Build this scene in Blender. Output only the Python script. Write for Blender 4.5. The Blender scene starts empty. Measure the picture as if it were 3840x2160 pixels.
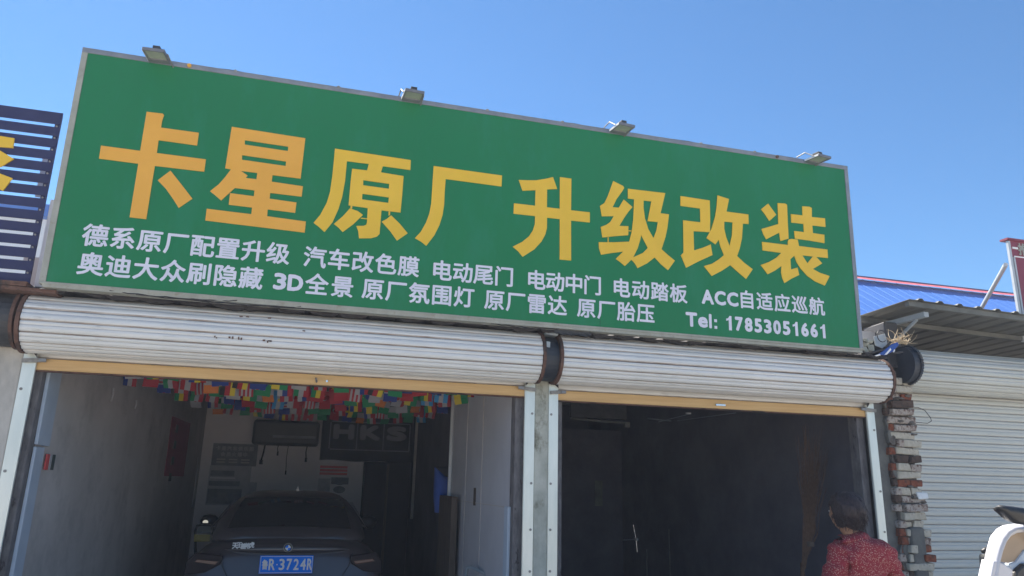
import bpy, bmesh, math, random
from math import sin, cos, pi, radians
from mathutils import Vector, Matrix, Euler
random.seed(7)
scene = bpy.context.scene
COL = scene.collection

# ------------------------------------------------------------------ camera
FPX = 2752.78
RX, RY, RZ = -0.25934144, -0.02325736, 0.26584478
_cx, _sx, _cy, _sy, _cz, _sz = cos(RX), sin(RX), cos(RY), sin(RY), cos(RZ), sin(RZ)
MRz = Matrix(((_cz, -_sz, 0), (_sz, _cz, 0), (0, 0, 1)))
MRx = Matrix(((1, 0, 0), (0, _cx, -_sx), (0, _sx, _cx)))
MRy = Matrix(((_cy, -_sy, 0), (_sy, _cy, 0), (0, 0, 1)))
BASE = Matrix(((1, 0, 0), (0, 0, 1), (0, -1, 0)))
W2C = MRy @ MRx @ BASE @ MRz
C2W = W2C.transposed()
CAMP = Vector((0, 0, 1.6))
cam = bpy.data.cameras.new('camera')
cam.sensor_width = 36
cam.lens = FPX / 3840 * 36
cam.clip_start = 0.05
cam.clip_end = 4000
camo = bpy.data.objects.new('camera', cam)
COL.objects.link(camo)
camo.matrix_world = Matrix.Translation(CAMP) @ C2W.to_4x4()
scene.camera = camo

# ------------------------------------------------------------------ light
SUN_EL = 52.0
SUN_V = Vector((-0.42, 1.0, 0)).normalized() * cos(radians(SUN_EL)) + Vector((0, 0, sin(radians(SUN_EL))))
SUN_AZ = math.atan2(SUN_V.x, SUN_V.y)
world = bpy.data.worlds.new("World")
scene.world = world
world.use_nodes = True
wn = world.node_tree
bg = wn.nodes['Background']
sky = wn.nodes.new('ShaderNodeTexSky')
sky.sky_type = 'NISHITA'
sky.sun_disc = False
sky.sun_elevation = radians(SUN_EL)
sky.sun_rotation = SUN_AZ
sky.altitude = 0
sky.air_density = 1.0
sky.dust_density = 0.05
sky.ozone_density = 6.0
tint = wn.nodes.new('ShaderNodeMix')
tint.data_type = 'RGBA'
tint.blend_type = 'MULTIPLY'
tint.inputs[0].default_value = 1.0
tint.inputs[7].default_value = (0.68, 0.91, 1.0, 1)      # the phone's white balance
wn.links.new(sky.outputs[0], tint.inputs[6])
wn.links.new(tint.outputs[2], bg.inputs[0])
bg.inputs[1].default_value = 0.055
sun = bpy.data.lights.new('sun', 'SUN')
sun.energy = 5.0
sun.angle = radians(0.53)
sun.color = (1.0, 0.92, 0.81)
suno = bpy.data.objects.new('sun', sun)
COL.objects.link(suno)
suno.rotation_euler = SUN_V.to_track_quat('Z', 'Y').to_euler()
vs = scene.view_settings
vs.view_transform = 'Standard'
vs.look = 'None'
vs.exposure = 1.64
vs.gamma = 1.0
vs.use_curve_mapping = False
scene.cycles.max_bounces = 8
scene.cycles.diffuse_bounces = 5

# ------------------------------------------------------------------ measuring the photograph
def ray(u, v):
    return C2W @ Vector(((u - 1920) / FPX, -(v - 1080) / FPX, -1.0))
def W(u, v, Y):
    d = ray(u, v)
    return CAMP + d * (Y / d.y)
SY, SZ, ST = 4.93, 2.70, 0.01824679
SN = Vector((0, cos(ST), sin(ST)))
def S(u, v):
    d = ray(u, v)
    k = (Vector((0, SY, SZ)) - CAMP).dot(SN) / d.dot(SN)
    p = CAMP + d * k
    return p.x, (p.z - SZ) / cos(ST)

# ------------------------------------------------------------------ materials
def mat(name, c, c2=None, rough=0.6, metal=0.0, scale=8.0, bump=0.0, bscale=None, detail=6, lo=0.35, hi=0.65, stretch=None, spec=0.5, c3=None, s3=3.0, t3=(0.55, 0.7)):
    m = bpy.data.materials.new(name)
    m.use_nodes = True
    n = m.node_tree.nodes
    L = m.node_tree.links
    b = n['Principled BSDF']
    b.inputs['Roughness'].default_value = rough
    b.inputs['Metallic'].default_value = metal
    b.inputs['Specular IOR Level'].default_value = spec
    b.inputs['Base Color'].default_value = (*c, 1)
    tc = None
    def coord():
        t = n.new('ShaderNodeTexCoord')
        if stretch:
            mp = n.new('ShaderNodeMapping')
            mp.inputs['Scale'].default_value = stretch
            L.new(t.outputs['Object'], mp.inputs[0])
            return mp.outputs[0]
        return t.outputs['Object']
    if c2 is not None or bump or c3 is not None:
        tc = coord()
    out = None
    if c2 is not None:
        no = n.new('ShaderNodeTexNoise')
        no.inputs['Scale'].default_value = scale
        no.inputs['Detail'].default_value = detail
        no.inputs['Roughness'].default_value = 0.65
        L.new(tc, no.inputs['Vector'])
        r = n.new('ShaderNodeValToRGB')
        r.color_ramp.elements[0].position = lo
        r.color_ramp.elements[1].position = hi
        r.color_ramp.elements[0].color = (*c, 1)
        r.color_ramp.elements[1].color = (*c2, 1)
        L.new(no.outputs[0], r.inputs[0])
        out = r.outputs[0]
        L.new(out, b.inputs['Base Color'])
    if c3 is not None:
        no = n.new('ShaderNodeTexNoise')
        no.inputs['Scale'].default_value = s3
        no.inputs['Detail'].default_value = 8
        no.inputs['Roughness'].default_value = 0.7
        L.new(tc, no.inputs['Vector'])
        r = n.new('ShaderNodeValToRGB')
        r.color_ramp.elements[0].position = t3[0]
        r.color_ramp.elements[1].position = t3[1]
        r.color_ramp.elements[0].color = (0, 0, 0, 1)
        r.color_ramp.elements[1].color = (1, 1, 1, 1)
        L.new(no.outputs[0], r.inputs[0])
        mx = n.new('ShaderNodeMix')
        mx.data_type = 'RGBA'
        L.new(r.outputs[0], mx.inputs[0])
        if out is not None:
            L.new(out, mx.inputs[6])
        else:
            mx.inputs[6].default_value = (*c, 1)
        mx.inputs[7].default_value = (*c3, 1)
        L.new(mx.outputs[2], b.inputs['Base Color'])
    if bump:
        nb = n.new('ShaderNodeTexNoise')
        nb.inputs['Scale'].default_value = bscale or scale * 3
        nb.inputs['Detail'].default_value = 5
        L.new(tc, nb.inputs['Vector'])
        bn = n.new('ShaderNodeBump')
        bn.inputs['Strength'].default_value = bump
        bn.inputs['Distance'].default_value = 0.01
        L.new(nb.outputs[0], bn.inputs['Height'])
        L.new(bn.outputs[0], b.inputs['Normal'])
    return m

M = {}
M['green'] = mat('sign_green', (0.002, 0.160, 0.050), (0.004, 0.185, 0.062), rough=0.38, spec=0.35, scale=0.9, lo=0.25, hi=0.75, stretch=(1.0, 1.0, 0.35), bump=0.25, bscale=1.6, c3=(0.014, 0.205, 0.098), s3=3.0, t3=(0.50, 0.85))
M['orange'] = mat('sign_orange', (0.74, 0.36, 0.035), (0.80, 0.40, 0.045), rough=0.45, scale=3)
M['yellow'] = mat('sign_yellow', (0.73, 0.455, 0.020), (0.80, 0.50, 0.03), rough=0.45, scale=3)
M['letter'] = mat('sign_letter_white', (0.64, 0.645, 0.76), (0.72, 0.72, 0.82), rough=0.5, scale=5)
M['frame'] = mat('sign_frame_aluminium', (0.20, 0.215, 0.24), (0.27, 0.28, 0.30), rough=0.45, metal=0.25, scale=9, bump=0.1)
M['frame_dirty'] = mat('sign_frame_dirty', (0.28, 0.285, 0.24), (0.37, 0.37, 0.32), rough=0.6, scale=7, c3=(0.25, 0.23, 0.17), s3=11, t3=(0.56, 0.68))
M['slat'] = mat('shutter_white', (0.62, 0.63, 0.62), (0.72, 0.72, 0.71), rough=0.36, scale=2.5, stretch=(1, 6, 6), c3=(0.36, 0.33, 0.30), s3=5.5, t3=(0.58, 0.82), bump=0.05, bscale=3)
M['slat_dirt'] = mat('shutter_groove_dirt', (0.27, 0.21, 0.17), (0.52, 0.47, 0.43), rough=0.8, scale=9, stretch=(0.5, 3, 3), lo=0.3, hi=0.6)
M['slat_line'] = mat('shutter_line', (0.34, 0.37, 0.44), (0.46, 0.47, 0.50), rough=0.6, scale=12)
M['slat_grey'] = mat('shutter_grey', (0.48, 0.50, 0.47), (0.56, 0.575, 0.54), rough=0.45, scale=2, stretch=(1, 5, 5), c3=(0.33, 0.32, 0.30), s3=4, t3=(0.6, 0.85))
M['slat_grey_dirt'] = mat('shutter_grey_dirt', (0.31, 0.30, 0.27), (0.42, 0.41, 0.38), rough=0.8, scale=9, stretch=(0.5, 3, 3))
M['bar'] = mat('bottom_bar_tan', (0.58, 0.35, 0.135), (0.68, 0.44, 0.185), rough=0.5, scale=4, stretch=(0.6, 4, 14), bump=0.05, c3=(0.34, 0.19, 0.10), s3=6, t3=(0.62, 0.8))
M['rail'] = mat('rail_aluminium', (0.62, 0.66, 0.62), (0.74, 0.76, 0.71), rough=0.33, metal=0.35, scale=3, stretch=(3, 3, 0.7), c3=(0.45, 0.43, 0.36), s3=9, t3=(0.66, 0.76))
M['steel'] = mat('dull_steel', (0.20, 0.19, 0.18), (0.32, 0.31, 0.29), rough=0.6, metal=0.2, scale=30)
M['bright'] = mat('bright_metal', (0.65, 0.65, 0.66), rough=0.25, metal=0.9)
M['rust'] = mat('rusty_plate', (0.085, 0.038, 0.026), (0.16, 0.085, 0.06), rough=0.85, scale=14, bump=0.4, c3=(0.03, 0.022, 0.02), s3=6, t3=(0.5, 0.62))
M['dark'] = mat('dark_metal', (0.022, 0.024, 0.028), (0.05, 0.05, 0.055), rough=0.6, scale=8, bump=0.2)
M['dark_blue'] = mat('dark_painted_drum', (0.018, 0.024, 0.034), (0.034, 0.040, 0.052), rough=0.55, scale=5, bump=0.15, c3=(0.08, 0.05, 0.04), s3=7, t3=(0.62, 0.72))
M['eave'] = mat('eave_dark', (0.018, 0.017, 0.020), (0.045, 0.040, 0.042), rough=0.8, scale=14, bump=0.4)
M['concrete'] = mat('concrete_pier', (0.30, 0.31, 0.26), (0.52, 0.52, 0.45), rough=0.9, scale=5, bump=0.5, bscale=30, stretch=(1, 1, 0.6), c3=(0.085, 0.075, 0.035), s3=6, t3=(0.54, 0.70))
M['concrete_pale'] = mat('render_pale', (0.38, 0.36, 0.33), (0.58, 0.55, 0.50), rough=0.9, scale=5, bump=0.4, bscale=30, stretch=(1, 1, 0.45), c3=(0.17, 0.16, 0.11), s3=5, t3=(0.56, 0.72))
M['plaster_dark'] = mat('plaster_dark', (0.105, 0.105, 0.10), (0.17, 0.17, 0.155), rough=0.95, scale=6, bump=0.5, bscale=26, c3=(0.30, 0.29, 0.26), s3=7, t3=(0.64, 0.74))
M['mortar'] = mat('old_mortar', (0.07, 0.06, 0.052), (0.17, 0.15, 0.13), rough=1.0, scale=20, bump=0.8)
M['brick'] = mat('brick_red', (0.17, 0.048, 0.026), (0.30, 0.10, 0.05), rough=0.95, scale=18, bump=0.7, c3=(0.07, 0.045, 0.035), s3=12, t3=(0.5, 0.68))
M['brick_white'] = mat('brick_limewashed', (0.38, 0.35, 0.28), (0.54, 0.50, 0.42), rough=0.95, scale=14, bump=0.6, c3=(0.17, 0.11, 0.085), s3=24, t3=(0.55, 0.68))
M['brick_clean'] = mat('brick_clean_white', (0.70, 0.72, 0.72), (0.76, 0.78, 0.78), rough=0.8, scale=9)
M['brick_pink'] = mat('brick_half_washed', (0.34, 0.29, 0.25), (0.46, 0.41, 0.36), rough=0.95, scale=22, bump=0.8, c3=(0.11, 0.055, 0.042), s3=26, t3=(0.46, 0.60))
M['brick_dark'] = mat('brick_sooty', (0.055, 0.040, 0.034), (0.11, 0.072, 0.055), rough=1.0, scale=18, bump=0.7)
M['navy'] = mat('navy_slat', (0.010, 0.014, 0.070), (0.015, 0.019, 0.088), rough=0.65, scale=6)
M['white_paint'] = mat('white_paint', (0.66, 0.68, 0.70), (0.74, 0.75, 0.77), rough=0.5, scale=5)
M['post_grey'] = mat('post_grey_blue', (0.38, 0.42, 0.46), (0.46, 0.50, 0.54), rough=0.5, scale=7, c3=(0.25, 0.2, 0.18), s3=9, t3=(0.66, 0.75))
M['banner_print'] = mat('banner_print', (0.22, 0.22, 0.26), (0.27, 0.27, 0.30), rough=0.8, scale=10)
M['blue_roof'] = mat('blue_roof_sheet', (0.045, 0.150, 0.48), (0.06, 0.18, 0.54), rough=0.5, scale=1.2, stretch=(6, 0.4, 0.4))
M['ridge_red'] = mat('ridge_red', (0.52, 0.10, 0.12), (0.62, 0.15, 0.16), rough=0.5, scale=3)
M['ridge_dark'] = mat('ridge_edge', (0.10, 0.05, 0.12), rough=0.6)
M['canopy'] = mat('canopy_sheet', (0.085, 0.09, 0.085), (0.145, 0.15, 0.135), rough=0.7, scale=4, bump=0.2, stretch=(1, 0.4, 1))
M['grey_steel'] = mat('grey_channel', (0.25, 0.30, 0.34), (0.33, 0.37, 0.40), rough=0.55, scale=8)
M['red_sign'] = mat('red_sign', (0.20, 0.022, 0.045), (0.24, 0.03, 0.055), rough=0.5, scale=3)
M['wall_grey'] = mat('garage_wall', (0.46, 0.43, 0.41), (0.56, 0.52, 0.50), rough=0.9, scale=1.3, c3=(0.34, 0.32, 0.31), s3=2.2, t3=(0.5, 0.75), bump=0.2, bscale=12)
M['wall_back'] = mat('garage_back_wall', (0.70, 0.65, 0.66), (0.78, 0.73, 0.73), rough=0.9, scale=1.5, bump=0.1, bscale=12)
M['wall_panel'] = mat('pale_panel', (0.46, 0.46, 0.50), (0.53, 0.53, 0.57), rough=0.8, scale=1.6, bump=0.1, bscale=10)
M['foam'] = mat('bluish_foam_board', (0.40, 0.47, 0.56), (0.46, 0.53, 0.62), rough=0.85, scale=5, bump=0.15, bscale=20)
M['ceiling'] = mat('ceiling_dark', (0.45, 0.43, 0.42), (0.55, 0.53, 0.52), rough=0.95, scale=3, bump=0.3)
M['dark_room'] = mat('dark_wall', (0.085, 0.085, 0.11), (0.13, 0.125, 0.15), rough=0.95, scale=2, bump=0.3, bscale=15)  # dark tone shared by the right room, rear partition and locker
M['ground'] = mat('ground_concrete', (0.40, 0.37, 0.32), (0.50, 0.46, 0.40), rough=0.95, scale=0.8, bump=0.4, bscale=8, c3=(0.24, 0.21, 0.18), s3=0.4, t3=(0.5, 0.7))
M['floor'] = mat('garage_floor', (0.42, 0.41, 0.39), (0.50, 0.49, 0.46), rough=0.7, scale=2, bump=0.2)
M['car'] = mat('car_paint_dark', (0.055, 0.046, 0.052), (0.062, 0.052, 0.058), rough=0.28, scale=2)
M['car'].node_tree.nodes['Principled BSDF'].inputs['Coat Weight'].default_value = 0.6
M['glass_dark'] = mat('tinted_glass', (0.010, 0.012, 0.015), rough=0.06)
M['black'] = mat('black_plastic', (0.014, 0.015, 0.018), (0.022, 0.023, 0.026), rough=0.45, scale=10)
M['banner_black'] = mat('banner_black', (0.012, 0.014, 0.024), (0.020, 0.022, 0.034), rough=0.75, scale=4)
M['tail'] = mat('tail_lamp_red', (0.022, 0.012, 0.016), rough=0.5, spec=0.2)
M['lamp_lens'] = mat('lamp_lens', (0.10, 0.03, 0.03), rough=0.2)
M['chrome'] = mat('chrome', (0.80, 0.80, 0.82), rough=0.12, metal=1.0)
M['plate_blue'] = mat('plate_blue', (0.004, 0.22, 0.90), rough=0.6, spec=0.15)
M['mirror_dim'] = mat('mirror_glass', (0.35, 0.38, 0.36), rough=0.1, metal=1.0)
M['white'] = mat('plain_white', (0.80, 0.80, 0.80), rough=0.5)
M['grey_print'] = mat('faded_print', (0.16, 0.17, 0.20), (0.24, 0.25, 0.27), rough=0.7, scale=12)
M['grey_light'] = mat('pale_print', (0.40, 0.39, 0.41), (0.48, 0.46, 0.48), rough=0.7, scale=14)
M['red_banner'] = mat('red_banner', (0.28, 0.030, 0.055), (0.33, 0.04, 0.07), rough=0.75, scale=5)
M['red_print'] = mat('red_print', (0.66, 0.09, 0.09), rough=0.7)
M['apron'] = mat('blue_cloth', (0.030, 0.085, 0.36), (0.045, 0.11, 0.42), rough=0.9, scale=9, bump=0.4)
M['wood'] = mat('dark_wood', (0.07, 0.052, 0.042), (0.12, 0.09, 0.07), rough=0.8, scale=5, stretch=(4, 4, 0.5))
M['jamb'] = mat('jamb_weathered', (0.10, 0.095, 0.10), (0.19, 0.18, 0.185), rough=0.9, scale=12, stretch=(2, 2, 0.6), c3=(0.05, 0.045, 0.05), s3=9, t3=(0.58, 0.64))
M['straw'] = mat('dried_roots', (0.40, 0.31, 0.19), (0.60, 0.50, 0.36), rough=0.9, scale=40)
M['broom'] = mat('dried_broom_twigs', (0.075, 0.040, 0.026), (0.13, 0.075, 0.045), rough=0.95, scale=30)
M['blue_plastic'] = mat('blue_plastic', (0.02, 0.06, 0.28), rough=0.2)
M['wire'] = mat('black_wire', (0.02, 0.02, 0.024), rough=0.6)
M['glass_lamp'] = mat('lamp_glass', (0.28, 0.32, 0.30), (0.36, 0.39, 0.34), rough=0.25, scale=6)
M['lamp_body'] = mat('lamp_body', (0.12, 0.13, 0.16), (0.17, 0.18, 0.20), rough=0.5, scale=10)
M['skin'] = mat('skin', (0.38, 0.20, 0.12), (0.43, 0.24, 0.15), rough=0.6, scale=12)
M['hair'] = mat('black_hair', (0.016, 0.010, 0.012), (0.045, 0.025, 0.026), rough=0.55, scale=30, stretch=(3, 3, 0.6), bump=0.8, bscale=60)
M['trousers'] = mat('dark_trousers', (0.02, 0.022, 0.03), (0.03, 0.032, 0.04), rough=0.9, scale=9)
M['scooter_white'] = mat('scooter_white', (0.56, 0.56, 0.60), rough=0.3)
M['scooter_tan'] = mat('scooter_tan', (0.30, 0.22, 0.15), (0.36, 0.27, 0.19), rough=0.45, scale=4)
M['rubber'] = mat('rubber', (0.018, 0.018, 0.018), rough=0.85)
M['sole_yellow'] = mat('yellow_tag', (0.34, 0.27, 0.06), rough=0.6)
M['teal_metal'] = mat('green_grey_frame', (0.05, 0.075, 0.075), rough=0.5)

def shirt_material():
    m = bpy.data.materials.new('red_floral_cloth')
    m.use_nodes = True
    n = m.node_tree.nodes
    L = m.node_tree.links
    b = n['Principled BSDF']
    b.inputs['Roughness'].default_value = 0.9
    t = n.new('ShaderNodeTexCoord')
    v = n.new('ShaderNodeTexVoronoi')
    v.inputs['Scale'].default_value = 105
    v.inputs['Randomness'].default_value = 0.9
    L.new(t.outputs['Object'], v.inputs['Vector'])
    r = n.new('ShaderNodeValToRGB')
    e = r.color_ramp.elements
    e[0].position = 0.20
    e[0].color = (0.58, 0.30, 0.24, 1)
    e[1].position = 0.42
    e[1].color = (0.30, 0.030, 0.040, 1)
    L.new(v.outputs['Distance'], r.inputs[0])
    no = n.new('ShaderNodeTexNoise')
    no.inputs['Scale'].default_value = 30
    L.new(t.outputs['Object'], no.inputs['Vector'])
    r2 = n.new('ShaderNodeValToRGB')
    r2.color_ramp.elements[0].position = 0.32
    r2.color_ramp.elements[1].position = 0.46
    L.new(no.outputs[0], r2.inputs[0])
    mx = n.new('ShaderNodeMix')
    mx.data_type = 'RGBA'
    L.new(r2.outputs[0], mx.inputs[0])
    mx.inputs[6].default_value = (0.34, 0.035, 0.05, 1)
    L.new(r.outputs[0], mx.inputs[7])
    L.new(mx.outputs[2], b.inputs['Base Color'])
    return m
M['shirt'] = shirt_material()

# ------------------------------------------------------------------ mesh helpers
class MB:
    def __init__(s):
        s.v = []
        s.f = []
        s.m = []
        s.mats = []
    def mi(s, key):
        if key not in s.mats:
            s.mats.append(key)
        return s.mats.index(key)
    def add(s, vs_, fs, key='x'):
        k = len(s.v)
        s.v += [tuple(p) for p in vs_]
        i = s.mi(key)
        for f in fs:
            s.f.append(tuple(k + a for a in f))
            s.m.append(i)
        return s
    def box(s, x0, x1, y0, y1, z0, z1, key='x', T=None, jit=0):
        p = [(x, y, z) for x in (x0, x1) for y in (y0, y1) for z in (z0, z1)]
        if jit:
            p = [tuple(c + random.uniform(-jit, jit) for c in q) for q in p]
        if T is not None:
            p = [tuple(T @ Vector(q)) for q in p]
        return s.add(p, [(0, 1, 3, 2), (4, 6, 7, 5), (0, 4, 5, 1), (2, 3, 7, 6), (0, 2, 6, 4), (1, 5, 7, 3)], key)
    def tube(s, pts, r, n=8, key='x', cap=True):
        pts = [Vector(p) for p in pts]
        rr = r if isinstance(r, (list, tuple)) else [r] * len(pts)
        vs_ = []
        prev = None
        for i, p in enumerate(pts):
            if i == 0: d = pts[1] - p
            elif i == len(pts) - 1: d = p - pts[i - 1]
            else: d = pts[i + 1] - pts[i - 1]
            d.normalize()
            if prev is None:
                a = Vector((0, 0, 1)) if abs(d.z) < 0.9 else Vector((1, 0, 0))
                e = d.cross(a).normalized()
            else:
                e = (prev - d * prev.dot(d)).normalized()
            prev = e
            g = d.cross(e)
            for k in range(n):
                t = 2 * pi * k / n
                vs_.append(p + (e * cos(t) + g * sin(t)) * rr[i])
        fs = []
        for i in range(len(pts) - 1):
            for k in range(n):
                a = i * n + k
                b = i * n + (k + 1) % n
                fs.append((a, b, b + n, a + n))
        if cap:
            fs.append(tuple(range(n))[::-1])
            fs.append(tuple((len(pts) - 1) * n + k for k in range(n)))
        return s.add(vs_, fs, key)
    def disc(s, c, r, axis='x', th=0.02, n=40, key='x', teeth=0):
        # a plate of thickness th, axis through c
        ring = []
        for k in range(n):
            t = 2 * pi * k / n
            q = r * (1 + (teeth if k % 2 else 0))
            ring.append((q * cos(t), q * sin(t)))
        vs_ = []
        for o in (-th / 2, th / 2):
            for a, b in ring:
                vs_.append({'x': (c[0] + o, c[1] + a, c[2] + b), 'y': (c[0] + a, c[1] + o, c[2] + b), 'z': (c[0] + a, c[1] + b, c[2] + o)}[axis])
        fs = [tuple(range(n)), tuple(range(2 * n - 1, n - 1, -1))]
        fs += [(k, (k + 1) % n, n + (k + 1) % n, n + k) for k in range(n)]
        return s.add(vs_, fs, key)
    def prism(s, poly, y0, y1, key='x', T=None):
        n = len(poly)
        vs_ = [(a, y0, b) for a, b in poly] + [(a, y1, b) for a, b in poly]
        if T is not None:
            vs_ = [tuple(T @ Vector(q)) for q in vs_]
        fs = [tuple(range(n)), tuple(range(2 * n - 1, n - 1, -1))] + [(k, (k + 1) % n, n + (k + 1) % n, n + k) for k in range(n)]
        return s.add(vs_, fs, key)
    def mesh(s, name, smooth=False, matmap=None):
        me = bpy.data.meshes.new(name)
        me.from_pydata(s.v, [], s.f)
        for k in s.mats:
            me.materials.append(M[(matmap or {}).get(k, k)])
        me.polygons.foreach_set('material_index', s.m)
        bm = bmesh.new()
        bm.from_mesh(me)
        bmesh.ops.recalc_face_normals(bm, faces=bm.faces)
        bm.to_mesh(me)
        bm.free()
        if smooth:
            me.polygons.foreach_set('use_smooth', [True] * len(me.polygons))
        me.update()
        return me
    def obj(s, name, key=None, parent=None, loc=(0, 0, 0), smooth=False, bevel=0):
        me = s.mesh(name, smooth, {'x': key} if key else None)
        o = link(name, me, parent, loc)
        if bevel:
            md = o.modifiers.new('bevel', 'BEVEL')
            md.width = bevel
            md.segments = 2
            md.limit_method = 'ANGLE'
        return o

def link(name, data, parent=None, loc=(0, 0, 0)):
    o = bpy.data.objects.new(name, data)
    COL.objects.link(o)
    o.location = loc
    if parent is not None:
        o.parent = parent
    return o
def tag(o, label, cat, group=None, kind=None):
    o['label'] = label
    if cat: o['category'] = cat
    if group: o['group'] = group
    if kind: o['kind'] = kind
    return o
def thing(name, label, cat, loc=(0, 0, 0), group=None, rot=(0, 0, 0)):
    o = link(name, None, None, loc)
    o.rotation_euler = rot
    o.empty_display_size = 0.1
    return tag(o, label, cat, group)
def structure(o):
    o['kind'] = 'structure'
    return o
def rel(o):
    return Vector(o.location)

# text -------------------------------------------------------------
_gc = {}
def glyph(ch):
    if ch in _gc:
        return _gc[ch]
    c = bpy.data.curves.new('glyph', 'FONT')
    c.body = ch
    c.size = 1
    c.resolution_u = 3
    o = bpy.data.objects.new('glyph', c)
    COL.objects.link(o)
    dg = bpy.context.evaluated_depsgraph_get()
    me = bpy.data.meshes.new_from_object(o.evaluated_get(dg))
    vs_ = [(v.co.x, v.co.y) for v in me.vertices]
    fs = [tuple(p.vertices) for p in me.polygons]
    bpy.data.objects.remove(o)
    bpy.data.curves.remove(c)
    bpy.data.meshes.remove(me)
    _gc[ch] = (vs_, fs)
    return _gc[ch]
def is_cjk(ch):
    return ord(ch) > 0x2e80
def put_glyph(mb, ch, cx, cz, size, bold, y, key='x', box=None, xs=1.0):
    # centre of the em box of a han character, or fit a latin one into box=(x0,x1,z0,z1); layers step outwards along -y
    if ch == '1' and box:
        q = [(.46, 0), (1, 0), (1, 1), (.62, 1), (.50, .90), (.30, .82), (0, .79), (0, .64), (.46, .70)]
        mb.add([(box[0] + a * (box[1] - box[0]), y - .002, box[2] + b * (box[3] - box[2])) for a, b in q], [tuple(range(len(q)))], key)
        return
    vs_, fs = glyph(ch)
    if not vs_:
        return
    if box:
        xa = min(v[0] for v in vs_); xb = max(v[0] for v in vs_)
        za = min(v[1] for v in vs_); zb = max(v[1] for v in vs_)
        b = bold
        fx = (box[1] - box[0] - 2 * b) / max(xb - xa, 1e-6)
        fz = (box[3] - box[2] - 2 * b) / max(zb - za, 1e-6)
        pts = [(box[0] + b + (v[0] - xa) * fx, box[2] + b + (v[1] - za) * fz) for v in vs_]
    else:
        pts = [(cx + (v[0] - 0.5) * size * xs, cz + (v[1] - 0.37) * size) for v in vs_]
    offs = [(0, 0)]
    if bold:
        for k in range(8):
            offs.append((bold * cos(k * pi / 4), bold * sin(k * pi / 4)))
    for i, (dx, dz) in enumerate(offs):
        yy = y - i * 0.00025
        mb.add([(p[0] + dx, yy, p[1] + dz) for p in pts], fs, key)

# ------------------------------------------------------------------ GROUND
g = MB()
g.add([(-300, -300, 0), (300, -300, 0), (300, 300, 0), (-300, 300, 0)], [(0, 1, 2, 3)])
structure(g.obj('ground', 'ground'))
g = MB()
g.box(-1.7, 4.7, 5.35, 11.95, -0.05, 0.01)
structure(g.obj('garage_floor', 'floor'))

# ------------------------------------------------------------------ SHOP BUILDING (walls, roof, rooms)
shop = thing('shop_building', 'low two bay garage building with a pale left room and a dark right room', 'building', (0, 5.3, 0))
L0 = -rel(shop)
def part(mb, name, key, parent=shop, **k):
    return mb.obj(name, key, parent, -rel(parent), **k)
# left room
mb = MB(); mb.add([(-1.66, 5.36, 0), (-1.44, 11.9, 0), (-1.44, 11.9, 2.9), (-1.66, 5.36, 2.9), (-1.86, 5.36, 0), (-1.86, 11.9, 0), (-1.86, 11.9, 2.9), (-1.86, 5.36, 2.9)],
   [(0, 1, 2, 3), (4, 7, 6, 5), (0, 4, 5, 1), (3, 2, 6, 7), (0, 3, 7, 4), (1, 5, 6, 2)])
part(mb, 'left_wall', 'wall_grey')
mb = MB(); mb.box(-1.86, 1.30, 11.9, 12.1, 0, 2.9)
part(mb, 'back_wall', 'wall_back')
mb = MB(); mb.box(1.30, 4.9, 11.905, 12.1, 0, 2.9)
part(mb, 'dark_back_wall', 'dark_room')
# inside partition between the rooms, its pale front leaf and darker rear leaf
mb = MB(); mb.box(1.50, 1.69, 5.45, 7.75, 0, 2.9)
part(mb, 'pale_partition', 'wall_panel')
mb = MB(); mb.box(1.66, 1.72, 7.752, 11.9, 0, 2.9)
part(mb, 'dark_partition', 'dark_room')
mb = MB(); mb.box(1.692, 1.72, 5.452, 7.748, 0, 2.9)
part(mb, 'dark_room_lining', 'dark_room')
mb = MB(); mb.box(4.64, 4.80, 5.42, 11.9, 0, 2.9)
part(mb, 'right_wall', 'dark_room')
mb = MB(); mb.box(-1.9, 4.9, 5.36, 12.1, 2.9, 2.98)
part(mb, 'ceiling', 'ceiling')
# panel joints of the pale partition: thin recessed looking battens
mb = MB()
for y in (6.35, 7.0): mb.box(1.494, 1.4995, y, y + 0.006, 0.05, 2.85)
for z in (1.42,): mb.box(1.494, 1.4995, 5.5, 7.7, z, z + 0.006)
part(mb, 'panel_joint', 'wall_grey')
# jambs behind the rails
for x0, x1, k in ((-1.70, -1.655, 'jamb'), (1.50, 1.60, 'jamb'), (1.80, 1.87, 'jamb'), (4.53, 4.60, 'jamb')):
    mb = MB(); mb.box(x0, x1, 5.335, 5.445, 0, 2.6)
    part(mb, 'jamb', k, bevel=0.004)
# bluish boards on the left jamb
bz = [0.0, 0.93, 1.76, 2.34]
for i in range(3):
    mb = MB()
    w = (0.15, 0.16, 0.24)[i]
    xx = -1.652
    mb.box(xx, xx + 0.02, 5.40, 5.40 + w, bz[i] + 0.006, bz[i + 1] - 0.006, jit=0.003)
    o = part(mb, 'foam_board', 'foam', bevel=0.003)
mb = MB(); mb.box(1.478, 1.498, 5.40, 5.50, 0.0, 1.43, jit=0.002)
part(mb, 'foam_board', 'foam', bevel=0.003)
# middle pier, left pier, right pier
mb = MB(); mb.box(1.632, 1.74, 5.27, 5.43, 0, 2.62)
part(mb, 'middle_pier', 'concrete', bevel=0.006)
mb = MB(); mb.box(-2.05, -1.76, 5.27, 5.55, 0, 2.36)
part(mb, 'left_pier', 'concrete_pale', bevel=0.008)
mb = MB(); mb.box(4.664, 4.84, 5.29, 5.60, 0, 2.58)
part(mb, 'plaster_pier', 'plaster_dark', bevel=0.01)
# lintel and roof over the rooms
mb = MB(); mb.box(-1.86, 4.75, 5.43, 5.75, 2.62, 2.9)
part(mb, 'lintel', 'eave')
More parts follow.
